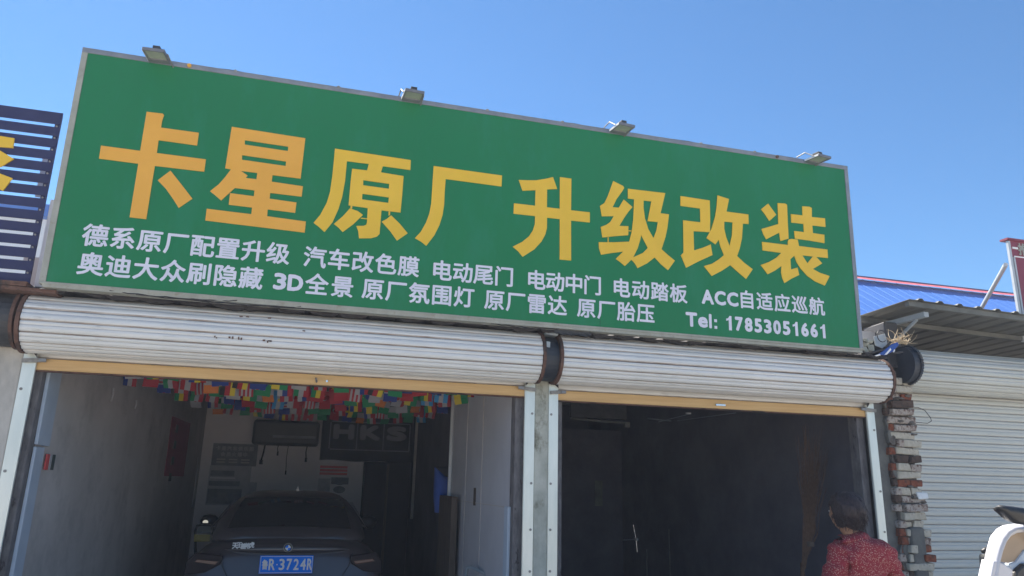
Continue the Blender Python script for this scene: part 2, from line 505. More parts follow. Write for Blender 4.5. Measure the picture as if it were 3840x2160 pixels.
# corrugated roof sheets with their ragged front eave
me_eave = MB()
x = -1.95
NX = 260
prof = []
for i in range(NX + 1):
    xx = -1.95 + i * (4.62 + 1.95) / NX
    ph = ((xx + 10) % 0.205) / 0.205
    bumpz = 0.018 * math.exp(-((ph - 0.5) / 0.09) ** 2)
    prof.append((xx, 2.688 + bumpz + 0.006 * sin(xx * 2.1) + 0.003 * sin(xx * 17 + 1)))
vsx = []
for (xx, zz) in prof:
    ye = 5.02 + 0.010 * sin(xx * 5.3) + 0.006 * sin(xx * 31)
    vsx += [(xx, ye, zz), (xx, 5.9, zz + 0.12), (xx, ye, zz - 0.016 - 0.006 * sin(xx * 9.7) - 0.005 * sin(xx * 23)), (xx, 5.9, zz + 0.07)]
fs = []
for i in range(NX):
    a = i * 4; b = a + 4
    fs += [(a, b, b + 1, a + 1), (a, a + 2, b + 2, b), (a + 2, a + 3, b + 3, b + 2)]
me_eave.add(vsx, fs)
part(me_eave, 'corrugated_eave', 'eave')
mb = MB(); mb.box(-1.95, 4.9, 5.85, 12.2, 3.02, 3.08)
part(mb, 'roof_sheet', 'eave')
# pipe in the corner and dark shelving posts in the left room
mb = MB(); mb.tube([(1.48, 7.70, 0), (1.48, 7.70, 2.9)], 0.02, 10)
part(mb, 'corner_pipe', 'white_paint', smooth=True)

# brick pillar, right of the plaster pier --------------------------
pillar = thing('brick_pillar', 'ragged pillar of red and limewashed bricks beside the right neighbour shutter', 'brick pillar', (4.94, 5.4, 0))
mb = MB(); mb.box(4.80, 5.018, 5.262, 5.58, 0, 2.62, jit=0.004)
part(mb, 'mortar_core', 'mortar', pillar)
bmeshes = {}
def brick_mesh(L, key, var):
    k = (L, key, var)
    if k in bmeshes: return bmeshes[k]
    b = bmesh.new()
    bmesh.ops.create_cube(b, size=1.0)
    for v in b.verts:
        v.co.x = v.co.x * L + random.uniform(-.011, .011)
        v.co.y = v.co.y * 0.115 + random.uniform(-.006, .006)
        v.co.z = v.co.z * 0.057 + random.uniform(-.006, .006)
    bmesh.ops.bevel(b, geom=b.edges[:], offset=0.006, segments=1, affect='EDGES')
    me = bpy.data.meshes.new('brick')
    b.to_mesh(me); b.free()
    me.materials.append(M[key])
    bmeshes[k] = me
    return me
course = 0.0655
keys_by = ['brick', 'brick_white', 'brick_pink', 'brick_dark']
nz = int(2.60 / course)
for i in range(nz):
    z = 0.033 + i * course
    white_zone = z > 1.75
    pat = random.choice([(0.115, 0.115), (0.235,), (0.12, 0.115), (0.17, 0.06), (0.235,), (0.115, 0.12)])
    xr = 5.066 + random.uniform(-0.03, 0.018)
    if z > 2.05: xr -= 0.02
    xcur = xr
    for j, Lb in enumerate(pat):
        if white_zone:
            key = random.choices(keys_by, (2, 4, 7, 1.5))[0]
        else:
            key = random.choices(keys_by, (5, 5, 3, 2.5))[0]
        if z < 1.35 and z > 1.0 and random.random() < .6: key = 'brick_white'
        o = link('brick', brick_mesh(Lb, key, random.randint(0, 4)), pillar)
        yy = 5.292 + random.uniform(-0.035, 0.012)
        o.location = (xcur - Lb / 2 - 4.94, yy - 5.4, z)
        o.rotation_euler = (random.uniform(-.05, .05), random.uniform(-.05, .05), random.uniform(-.06, .06))
        xcur -= Lb + 0.007
    # return face on the right side of the pillar
    o = link('brick', brick_mesh(0.115, random.choice(keys_by), 1), pillar)
    o.location = (5.0 - 4.94, 5.44 - 5.4 + 0.03, z)
    o.rotation_euler = (0, 0, pi / 2)
    # ragged toothing at the left, half covered by plaster
    if random.random() < 0.8:
        o = link('brick', brick_mesh(0.06, random.choice(('brick', 'brick_dark', 'brick_pink')), 0), pillar)
        o.location = (4.81 + random.uniform(-.03, .015) - 4.94, 5.30 + random.uniform(-.01, .01) - 5.4, z)
mb = MB(); mb.tube([(5.0, 5.24, 2.31), (5.06, 5.20, 2.305), (5.12, 5.19, 2.28), (5.17, 5.19, 2.22), (5.185, 5.20, 2.195), (5.15, 5.21, 2.175), (5.05, 5.23, 2.18)], 0.003, 6)
part(mb, 'wire_loop', 'wire', pillar)
o = link('brick', brick_mesh(0.105, 'brick_clean', 0), pillar)
o.location = (5.025 - 4.94, 5.275 - 5.4, 1.572)
o['label'] = 'clean bright white brick'
# ragged plaster and mortar smeared over the brick edge
for k in range(60):
    xm, zm = random.uniform(4.86, 5.04), random.uniform(.2, 2.5)
    mb = MB()
    ring_ = [(xm + random.uniform(.4, 1) * .045 * cos(a), zm + random.uniform(.4, 1) * .016 * sin(a)) for a in [2 * pi * q_ / 8 for q_ in range(8)]]
    mb.prism(ring_, 5.236 + random.uniform(-.012, .004), 5.27)
    part(mb, 'mortar_smear', 'mortar', pillar, bevel=.003)
for k in range(34):
    z_ = random.uniform(.2, 2.5)
    x_ = 4.81 + random.uniform(-.03, .055)
    mb = MB()
    n_ = 9
    ring_ = [(x_ + random.uniform(.5, 1) * .04 * cos(a), z_ + random.uniform(.5, 1) * .075 * sin(a)) for a in [2 * pi * q_ / n_ for q_ in range(n_)]]
    mb.prism(ring_, 5.256 + random.uniform(-.012, .004), 5.30)
    part(mb, 'plaster_patch', random.choice(('plaster_dark', 'mortar', 'plaster_dark')), pillar, bevel=.004)
# dark lump at the foot
mb = MB()
mb.box(4.86, 5.0, 5.215, 5.26, 0, 1.32, jit=0.006)
part(mb, 'mortar_patch', 'plaster_dark', pillar, bevel=0.015)

# ------------------------------------------------------------------ ROLLER SHUTTERS
def slat_mesh(x0, x1, R, seg, keys=('slat', 'slat_dirt', 'slat_line')):
    # one slat, wrapped on a drum of radius R, spans angle seg starting at 0 (angle measured from -y downward)
    prof = [(0.00, -0.008, 1), (0.045, -0.005, 1), (0.10, 0.000, 0), (0.22, 0.0045, 0), (0.42, 0.0048, 0), (0.56, 0.001, 0), (0.61, -0.0025, 2), (0.66, 0.000, 0), (0.82, 0.0022, 0), (0.94, -0.001, 0), (0.965, -0.005, 1), (1.0, -0.008, 1)]
    mb = MB()
    for i in range(len(prof) - 1):
        (t0, r0, k0), (t1, r1, k1) = prof[i], prof[i + 1]
        a0, a1 = t0 * seg, t1 * seg
        p0 = (-(R + r0) * cos(a0), (R + r0) * sin(a0))
        p1 = (-(R + r1) * cos(a1), (R + r1) * sin(a1))
        n = 6
        vs_ = []
        for j in range(n + 1):
            xx = x0 + (x1 - x0) * j / n
            vs_ += [(xx, p0[0], p0[1]), (xx, p1[0], p1[1])]
        mb.add(vs_, [(2 * j, 2 * j + 2, 2 * j + 3, 2 * j + 1) for j in range(n)], keys[k0])
    return mb.mesh('slat')
def flat_slat_mesh(x0, x1, h, keys=('slat', 'slat_dirt', 'slat_line')):
    prof = [(0.00, 0.005, 1), (0.04, 0.0035, 1), (0.10, 0.000, 0), (0.28, -0.0035, 0), (0.50, -0.0035, 0), (0.62, -0.0008, 0), (0.66, 0.001, 2), (0.70, -0.0005, 0), (0.86, -0.0018, 0), (0.955, 0.0005, 0), (0.975, 0.003, 1), (1.0, 0.005, 1)]
    mb = MB()
    for i in range(len(prof) - 1):
        (t0, r0, k0), (t1, r1, k1) = prof[i], prof[i + 1]
        mb.add([(x0, r0, t0 * h), (x1, r0, t0 * h), (x1, r1, t1 * h), (x0, r1, t1 * h)], [(0, 1, 2, 3)], keys[k0])
    return mb.mesh('slat')

def shutter(label, xl, xr, rl0, rl1, rr0, rr1, zc, R, yc, ycur, zbot, handle):
    t = thing('roller_shutter', label, 'shutter', ((xl + xr) / 2, yc, 0), 'roller shutters rolled up above the garage doors')
    base = rel(t)
    n = 15
    seg = 2 * pi / n
    sm = slat_mesh(xl - base.x, xr - base.x, R, seg * 0.995)
    for k in range(n):
        a = -1.75 + k * seg
        if a > pi * 0.75: continue
        o = link('slat', sm, t, (0, 0, zc))
        # profile angle a goes from the front (-y) upwards
        o.rotation_euler = (-a + random.uniform(-.006, .006), 0, 0)
        o.location.z = zc + random.uniform(-.0025, .0025)
        o.location.y = random.uniform(-.0015, .002)
    # core
    mb = MB(); mb.tube([(xl + 0.01, yc, zc), (xr - 0.01, yc, zc)], R - 0.012, 28)
    part(mb, 'drum', 'dark', t)
    # curtain below
    h = 0.072
    fm = flat_slat_mesh(rl1 - 0.02 - base.x, rr0 + 0.02 - base.x, h)
    z = zbot + 0.077
    while z < zc - 0.02:
        o = link('slat', fm, t, (0, ycur - yc + 0.0, z))
        z += h + 0.001
    mb = MB(); mb.box(rl1 - 0.01, rr0 + 0.01, ycur - 0.014, ycur + 0.012, zbot, zbot + 0.074)
    bb = part(mb, 'bottom_bar', 'bar', t, bevel=0.004)
    mb = MB(); mb.box(rl1 - 0.01, rr0 + 0.01, ycur - 0.02, ycur + 0.018, zbot - 0.010, zbot - 0.0015)
    o = mb.obj('edge_strip', 'rust', bb)
    hx = handle
    mb = MB()
    if xl < 0:
        mb.tube([(hx, ycur - 0.03, zbot + 0.045), (hx + 0.006, ycur - 0.045, zbot + 0.018)], 0.008, 8)
        mb.tube([(hx + 0.075, ycur - 0.014, zbot + 0.03), (hx + 0.075, ycur - 0.026, zbot + 0.03)], 0.008, 8)
    else:
        mb.box(hx, hx + 0.085, ycur - 0.032, ycur - 0.012, zbot + 0.022, zbot + 0.036)
    mb.obj('handle', 'bright', bb)
    # guide rails: channel with a lip
    for (a, b, side) in ((rl0, rl1, 1), (rr0, rr1, -1)):
        mb = MB()
        mb.box(a, b, ycur - 0.035, ycur - 0.030, 0, zbot + 0.115)
        xo = a if side > 0 else b
        mb.box(xo - 0.002 if side > 0 else xo - 0.003, xo + 0.003 if side > 0 else xo + 0.002, ycur - 0.0295, ycur + 0.035, 0, zbot + 0.11)
        xi = b if side > 0 else a
        mb.box(xi - 0.003, xi + 0.001, ycur - 0.0295, ycur - 0.017, 0, zbot + 0.10)
        # folded torn top corner
        cx_ = b if side > 0 else a
        gr = part(mb, 'guide_rail', 'rail', t)
        mb = MB()
        s2 = 1 if side > 0 else -1
        mb.add([(cx_ - s2 * 0.035, ycur - 0.037, zbot + 0.115), (cx_, ycur - 0.037, zbot + 0.115), (cx_ + s2 * 0.004, ycur - 0.045, zbot + 0.072), (cx_ - s2 * 0.004, ycur - 0.055, zbot + 0.085)], [(0, 1, 2, 3)])
        mb.obj('bent_lip', 'bright', gr)
        # rivets
        for zz in (2.12, 1.62, 1.30, 1.02, 0.55):
            mb = MB(); mb.disc(((a + b) / 2 - s2 * 0.018, ycur - 0.037, zz - 0.02), 0.009, 'y', 0.004, 10)
            mb.obj('rivet', 'steel', gr)
        # latch bolt across the rail
        mb = MB()
        T = Matrix.Translation(((a + b) / 2 + s2 * 0.03, ycur - 0.05, zbot + 0.055)) @ Matrix.Rotation(s2 * radians(-6), 4, 'Y') @ Matrix.Rotation(radians(12 if side > 0 else -12), 4, 'Z')
        mb.box(-0.065, 0.065, -0.006, 0.006, -0.013, 0.013, 'steel', T)
        mb.box(0.025 if side > 0 else -0.065, 0.065 if side > 0 else -0.025, -0.0125, -0.0061, -0.009, 0.009, 'frame', T)
        mb.obj('latch', None, t, -base, bevel=0.001)
    # rusty end plates
    for xx in (xl - 0.014, xr + 0.014):
        mb = MB(); mb.disc((xx, yc, zc), R + 0.012, 'x', 0.022, 36)
        o = part(mb, 'end_plate', 'rust', t)
    return t
ZC, RR, YC, YCUR = 2.503, 0.180, 5.176, 5.30
shutter('rolled up white shutter with tan bottom bar over the left garage door full of flags', -1.725, 1.605, -1.757, -1.682, 1.556, 1.630, ZC, RR, YC, YCUR, 2.226, 0.02 + 0.02)
shutter('rolled up white shutter with tan bottom bar over the dark right garage door', 1.765, 4.64, 1.742, 1.814, 4.585, 4.660, ZC, RR, YC, YCUR, 2.212, 3.15)
t = [o for o in bpy.data.objects if o.name.startswith('roller_shutter') and o.parent is None][0]
for (u, v, w_, h_) in ((805, 1262, 3, 5), (812, 1266, 2, 4), (860, 1265, 4, 6), (872, 1266, 3, 8), (895, 1268, 2, 9), (905, 1270, 3, 7), (990, 1276, 6, 4), (1012, 1278, 9, 4), (1004, 1282, 3, 7), (1140, 1240, 7, 4), (905, 1187, 9, 3), (928, 1188, 7, 3), (1010, 1193, 8, 3)):
    y_ = 5.0
    for _ in range(8):
        p = W(u, v, y_)
        c_ = (p.z - ZC) / (RR + .006)
        y_ = YC - (RR + .006) * math.sqrt(max(0.02, 1 - c_ * c_))
    p = W(u, v, y_)
    k_ = 5.0 / 2750 * .5
    mb = MB(); mb.box(p.x - w_ * k_ * 1.4, p.x + w_ * k_ * 1.4, p.y - .002, p.y + .008, p.z - h_ * k_, p.z + h_ * k_, jit=.002)
    part(mb, 'flaked_spot', 'rust', t)
# dark gear housing between the two rolls
t = thing('shutter_motor_cover', 'dark curved metal cover between the two rolled shutters above the middle pier', 'motor cover', (1.685, 5.172, 2.3))
mb = MB(); mb.tube([(1.634, 5.18, 2.50), (1.737, 5.18, 2.50)], 0.166, 32)
part(mb, 'cover', 'dark_blue', t, smooth=False)
mb = MB()
mb.box(1.638, 1.73, 5.03, 5.20, 2.655, 2.672, jit=0.006)
mb.box(1.636, 1.66, 5.003, 5.012, 2.56, 2.60, jit=0.003)
part(mb, 'torn_flashing', 'grey_steel', t)
mb = MB()
for k in range(9):
    x0 = 1.68 + k * 0.03
    mb.add([(x0, 4.975, 2.675), (x0 + 0.03, 4.972, 2.70 + random.uniform(0, .025)), (x0 + 0.05, 4.98, 2.672 - random.uniform(0, .03)), (x0 + 0.01, 4.97, 2.655)], [(0, 1, 2, 3)])
part(mb, 'torn_plastic', 'dark_blue', t)

# left neighbour: closed roll end and shutter at the frame edge
t = thing('left_neighbour_shutter', 'dark rusty roller shutter end at the left edge of the photo beside the pale pier', 'shutter', (-2.6, 5.2, 0))
mb = MB(); mb.tube([(-4.9, 5.2, 2.52), (-1.80, 5.2, 2.52)], 0.17, 28)
part(mb, 'roll', 'dark', t)
mb = MB(); mb.disc((-1.785, 5.2, 2.52), 0.185, 'x', 0.02, 36)
part(mb, 'end_plate', 'rust', t)
mb = MB(); mb.box(-4.9, -2.05, 5.33, 5.36, 0, 2.4)
part(mb, 'curtain', 'slat_grey', t)
mb = MB(); mb.box(-2.11, -2.052, 5.262, 5.30, 0, 2.34)
part(mb, 'guide_rail', 'rail', t)
mb = MB(); mb.box(-2.6, -1.72, 4.97, 5.45, 2.69, 2.72, jit=0.008)
mb.box(-2.0, -1.55, 4.98, 5.2, 2.665, 2.688, jit=0.008)
part(mb, 'rusted_flashing', 'rust', t)

# right neighbour: closed grey shutter, roll above
XR0, XR1 = 5.02, 8.2
t = thing('closed_shutter', 'closed pale grey roller shutter filling the right edge beside the brick pillar', 'shutter', (6.6, 5.6, 0))
base = rel(t)
seg = 2 * pi / 15
sm = slat_mesh(XR0 + 0.02 - base.x, XR1 - base.x, 0.19, seg * .995, ('slat_grey', 'slat_grey_dirt', 'slat_line'))
for k in range(15):
    a = -1.9 + k * seg
    if a > 2.2: continue
    o = link('slat', sm, t, (0, 5.42 - base.y, 2.665))
    o.rotation_euler = (-a, 0, 0)
fm = flat_slat_mesh(XR0 - 0.1 - base.x, XR1 - base.x, 0.0715, ('slat_grey', 'slat_grey_dirt', 'slat_line'))
z = 0.02
while z < 2.56:
    o = link('slat', fm, t, (0, 5.56 - base.y + random.uniform(-.001, .001), z))
    z += 0.0725
mb = MB(); mb.tube([(XR0 + .03, 5.42, 2.665), (XR1, 5.42, 2.665)], 0.175, 24)
part(mb, 'drum', 'dark', t)
mb = MB(); mb.disc((5.0, 5.20, 2.665), 0.166, 'x', 0.022, 90, 'x', teeth=0.05)
mb.tube([(4.93, 5.20, 2.665), (4.99, 5.20, 2.665)], 0.158, 36)
part(mb, 'chain_wheel', 'dark_blue', t)
mb = MB(); mb.box(4.9, 8.2, 5.62, 5.8, 0, 2.66)
part(mb, 'wall_behind', 'eave', t)  # dark tone paints in the shade behind the roll
mb = MB(); mb.box(4.9, 8.2, 6.6, 6.7, 2.5, 3.3)
part(mb, 'upper_wall', 'dark', t)  # dark colour stands in for the shaded gap under the canopy

# ------------------------------------------------------------------ MAIN SIGN
sign = thing('shop_signboard', 'long green signboard with orange and yellow Chinese characters above both garage doors', 'signboard', (0, SY, SZ), rot=(ST, 0, 0))
XA, XB, ZA, ZB = -1.643, 4.324, 0.008, 1.620
FW = 0.036
mb = MB(); mb.box(XA + 0.005, XB - 0.005, 0.006, 0.09, ZA + 0.004, ZB - 0.004)
mb.obj('sign_panel', 'green', sign)
mb = MB(); mb.box(XA + 0.02, XB - 0.02, 0.091, 0.13, ZA + 0.02, ZB - 0.02)
mb.obj('sign_backing', 'frame', sign)
for nm, a, b, c, d, key in (('top', XA, XB, ZB - FW, ZB, 'frame'), ('bottom', XA, XB, ZA, ZA + 0.016, 'frame_dirty'), ('left', XA, XA + FW, ZA + 0.0165, ZB - FW - 0.0005, 'frame_dirty'), ('right', XB - FW, XB, ZA + 0.0165, ZB - FW - 0.0005, 'frame')):
    mb = MB(); mb.box(a, b, 0.0, 0.10, c, d)
    mb.obj('frame_rail', key, sign, bevel=0.002)
# bottom lip showing pale dirty underside
mb = MB(); mb.box(XA + 0.02, XB - 0.01, 0.004, 0.085, ZA - 0.020, ZA - 0.0005, jit=0.002)
mb.obj('bottom_lip', 'frame_dirty', sign)
# panel seam
mb = MB(); mb.box(2.022, 2.0235, 0.0045, 0.0058, 0.03, 0.13)
mb.obj('panel_seam', 'dark', sign)
# screws on the left edge
for k in range(14):
    mb = MB(); mb.box(XA - 0.010, XA - 0.0005, 0.03, 0.045, 0.55 + k * 0.068, 0.558 + k * 0.068)
    mb.obj('rivet', 'steel', sign)
# supply cable along the back of the top rail, dropping to each lamp
mb = MB(); mb.tube([(XA + .2 + i * .142, .05 + .01 * sin(i), ZB + .008 + .012 * abs(sin(i * .9))) for i in range(40)], .004, 6)
mb.obj('supply_cable', 'wire', sign)
for xx in (0.0, 1.1, 2.9, -0.7, 1.7, 3.4):
    mb = MB(); mb.box(xx, xx + .02, -.003, .05, ZB - .012, ZB + .006)
    mb.obj('cable_clip', 'steel', sign)
# rust and nail details on the top rail
for xx, k in ((-0.985, 'orange'), (3.62, 'rust')):
    mb = MB(); mb.disc((xx, -0.004, 1.603), 0.014, 'y', 0.012, 8)
    mb.obj('screw_cap', k, sign)

def poly_curve_mesh(loops, th, y0):
    # filled flat outline with holes, given thickness towards the viewer
    c = bpy.data.curves.new('outline', 'CURVE')
    c.dimensions = '2D'
    c.fill_mode = 'BOTH'
    c.extrude = th / 2
    for lp in loops:
        sp = c.splines.new('POLY')
        sp.points.add(len(lp) - 1)
        for i, (a, b) in enumerate(lp):
            sp.points[i].co = (a, b, 0, 1)
        sp.use_cyclic_u = True
    o = bpy.data.objects.new('outline', c)
    COL.objects.link(o)
    me = bpy.data.meshes.new_from_object(o.evaluated_get(bpy.context.evaluated_depsgraph_get()))
    bpy.data.objects.remove(o)
    bpy.data.curves.remove(c)
    for v in me.vertices:
        x_, z_, d_ = v.co
        v.co = (x_, y0 - th / 2 - d_, z_)
    return me
def join_meshes(mes, name, key):
    vs_, fs = [], []
    for me in mes:
        k = len(vs_)
        vs_ += [tuple(v.co) for v in me.vertices]
        fs += [tuple(k + i for i in p.vertices) for p in me.polygons]
        bpy.data.meshes.remove(me)
    me = bpy.data.meshes.new(name)
    me.from_pydata(vs_, [], fs)
    me.materials.append(M[key])
    return me

BIG = [
 # origin u, v, scale, colour, islands [(outline, holes...)], thin connectors
 (360, 400, .30369, 'orange', [
  [[(625,62),(825,85),(840,105),(815,175),(803,258),(1270,322),(1248,478),(772,413),(750,572),(1357,650),(1336,802),(726,730),(620,1388),(414,1365),(522,703),(36,640),(62,480),(546,545)]],
  [[(920,790),(1055,960),(1190,1135),(1022,1250),(945,1130),(860,1010),(762,908)]]]),
 (760, 460, .30369, 'orange', [
  [[(360,50),(1268,192),(1210,690),(862,647),(852,728),(1238,785),(1222,913),(833,866),(826,938),(1158,985),(1142,1112),(803,1070),(796,1155),(1275,1220),(1260,1357),(32,1207),(50,1062),(600,1130),(610,1047),(322,1012),(338,870),(632,908),(640,835),(398,805),(228,960),(160,900),(92,845),(200,760),(280,670),(350,575),(278,562)],
   [(520,215),(1057,295),(1052,350),(520,270)], [(488,400),(1030,478),(1025,535),(485,457)], [(470,594),(675,620),(665,698),(530,682),(555,652)]]]),
 (1170, 540, .27601, 'yellow', [
  [[(312,62),(1343,218),(1337,352),(962,300),(937,385),(1245,435),(1225,700),(1203,930),(945,900),(918,1220),(880,1258),(800,1280),(640,1280),(628,1180),(603,1112),(700,1112),(738,1095),(748,1060),(757,870),(497,832),(520,560),(545,335),(748,358),(772,270),(475,232),(450,500),(410,720),(360,880),(280,1060),(170,1195),(100,1130),(22,1070),(110,965),(200,800),(245,650),(280,400)],
   [(697,490),(1050,540),(1045,608),(695,560)], [(685,675),(1045,725),(1037,800),(680,752)]],
  [[(515,875),(620,910),(692,962),(560,1090),(418,1195),(360,1135),(298,1085),(420,980)]],
  [[(1075,968),(1190,1080),(1300,1212),(1155,1312),(1060,1180),(948,1055),(1020,1015)]],
  [[(525,836),(548,838),(545,878),(522,872)]], [[(672,1001),(749,1010),(749,1020),(660,1013)]], [[(1042,914),(1062,916),(1060,962),(1040,972)]]]),
 (1540, 600, .23468, 'yellow', [
  [[(368,95),(1460,247),(1452,422),(560,302),(545,500),(535,720),(510,880),(460,1040),(380,1200),(250,1370),(170,1305),(68,1247),(160,1150),(245,1000),(300,850),(330,690),(345,450)]]]),
 (1900, 650, .24148, 'yellow', [
  [[(190,102),(330,108),(460,107),(600,85),(720,57),(785,242),(628,248),(625,527),(826,550),(828,57),(1006,82),(1000,573),(1292,605),(1292,762),(1000,733),(1002,1353),(824,1337),(826,710),(628,687),(625,850),(600,950),(540,1060),(430,1180),(250,1295),(180,1210),(95,1138),(240,1065),(350,975),(410,880),(440,780),(443,663),(108,625),(114,465),(443,503),(450,260),(248,270)]]]),
 (2220, 660, .24836, 'yellow', [
  [[(322,75),(470,150),(487,180),(450,240),(370,350),(312,470),(405,478),(480,355),(612,468),(550,540),(480,640),(415,752),(550,757),(548,893),(340,908),(158,928),(135,768),(220,735),(280,690),(330,605),(150,608),(122,450),(190,405),(240,300)]],
  [[(543,192),(1107,258),(1035,562),(1163,578),(1140,780),(1110,920),(1050,1105),(1150,1195),(1252,1278),(1150,1420),(1040,1330),(948,1228),(830,1320),(690,1390),(650,1320),(598,1262),(498,1358),(430,1300),(360,1250),(470,1142),(310,1160),(140,1188),(108,1090),(104,998),(330,1000),(563,990),(600,850),(625,650),(638,350),(545,338)],
   [(780,368),(898,382),(840,680),(995,695),(975,820),(930,940),(850,800),(800,640),(778,480)], [(742,890),(845,1085),(770,1160),(622,1228),(690,1090),(730,960)]],
  [[(238,926),(252,925),(252,997),(238,997)]], [[(553,820),(598,825),(597,835),(553,832)]]]),
 (2530, 710, .24151, 'yellow', [
  [[(92,103),(545,172),(552,450),(548,665),(293,648),(302,948),(440,905),(560,855),(588,1020),(380,1115),(180,1217),(98,1022),(140,980),(132,480),(402,512),(395,297),(92,255)]],
  [[(665,92),(845,150),(805,345),(1145,390),(1150,538),(1060,530),(1045,760),(1010,920),(970,1035),(1080,1140),(1213,1240),(1110,1390),(980,1280),(865,1175),(740,1260),(578,1345),(455,1190),(580,1155),(690,1085),(768,1020),(710,880),(685,780),(635,853),(495,755),(570,620),(630,420),(655,250)],
   [(770,500),(900,512),(890,720),(852,880),(800,740),(770,610)]]]),
 (2830, 740, .24155, 'yellow', [
  [[(210,97),(335,270),(230,365),(160,260),(100,185)]],
  [[(357,88),(470,95),(503,115),(515,400),(527,640),(400,678),(383,548),(280,600),(182,650),(140,580),(108,490),(250,450),(370,412)]],
  [[(740,138),(850,145),(887,165),(887,305),(1092,325),(1100,458),(895,435),(905,555),(1083,580),(1085,710),(850,670),(628,640),(615,522),(768,540),(758,412),(572,390),(565,260),(745,280)]],
  [[(115,690),(520,740),(515,690),(530,655),(570,645),(668,655),(688,755),(1130,810),(1138,942),(955,922),(1050,1025),(905,1112),(1010,1170),(1165,1222),(1090,1368),(940,1305),(820,1220),(720,1110),(650,1000),(618,905),(555,960),(565,1120),(665,1090),(692,1205),(560,1270),(465,1330),(430,1250),(412,1165),(418,1065),(310,1140),(205,1193),(95,1050),(230,1000),(340,935),(415,862),(125,822)],
   [(740,900),(905,918),(820,1025)]]]),
]
for (u0, v0, s_, key, islands) in BIG:
    mes = []
    for loops in islands:
        lps = [[S(u0 + a * s_, v0 + b * s_) for a, b in lp] for lp in loops]
        mes.append(poly_curve_mesh(lps, 0.006, 0.0055))
    o = link('big_character', join_meshes(mes, 'big_character', key), sign)
    if key == 'orange': o['label'] = 'orange cut-out character'

# small lettering; (text, x of first centre, x of last centre, row)
ROWS = [
 ("德系原厂配置升级", -1.379, -0.279, .343), ("汽车改色膜", -0.041, 0.593, .341), ("电动尾门", 0.826, 1.281, .334), ("电动中门", 1.522, 1.963, .332),
 ("电动踏板", 2.193, 2.669, .334), ("自适应巡航", 3.264, 3.908, .338),
 ("奥迪大众刷隐藏", -1.378, -0.431, .158), ("全景", -0.012, 0.156, .154), ("原厂氛围灯", 0.360, 0.994, .156), ("原厂雷达", 1.216, 1.689, .155), ("原厂胎压", 1.915, 2.390, .155)]
for txt, xa, xb, zc in ROWS:
    mb = MB()
    for i, ch in enumerate(txt):
        cx_ = xa + (xb - xa) * i / (len(txt) - 1)
        put_glyph(mb, ch, cx_, zc, 0.153, 0.0036, 0.0050)
    mb.obj('lettering', 'letter', sign)
def latin(txt, boxes, bold=0.005):
    mb = MB()
    for ch, bx in zip(txt, boxes):
        put_glyph(mb, ch, 0, 0, 1, bold, 0.0050, box=bx)
    mb.obj('lettering', 'letter', sign)
latin("ACC", [(2.865, 2.973, .272, .388), (2.978, 3.078, .272, .388), (3.087, 3.189, .272, .388)], 0.0065)
latin("3D", [(-.290, -.208, .096, .211), (-.200, -.100, .096, .208)], 0.0065)
mb = MB()
put_glyph(mb, 'T', 0, 0, 1, .0065, .005, box=(2.724, 2.822, .083, .196))
put_glyph(mb, 'e', 0, 0, 1, .0065, .005, box=(2.828, 2.912, .083, .168))
put_glyph(mb, 'l', 0, 0, 1, .0065, .005, box=(2.922, 2.946, .083, .196))
for z0_ in (.083, .135):
    mb.box(2.968, 2.990, .001, .005, z0_, z0_ + 0.022)
mb.obj('lettering', 'letter', sign)
num = "17853051661"
xs0, xs1 = 3.064, 3.981
pit = (xs1 - xs0 + 0.02) / 11
mb = MB()
for i, ch in enumerate(num):
    w = 0.070 if ch != '1' else 0.047
    x0_ = xs0 + i * pit + (0.0 if ch != '1' else 0.008)
    put_glyph(mb, ch, 0, 0, 1, .0068, .005, box=(x0_, x0_ + w, .080, .194))
mb.obj('lettering', 'letter', sign)

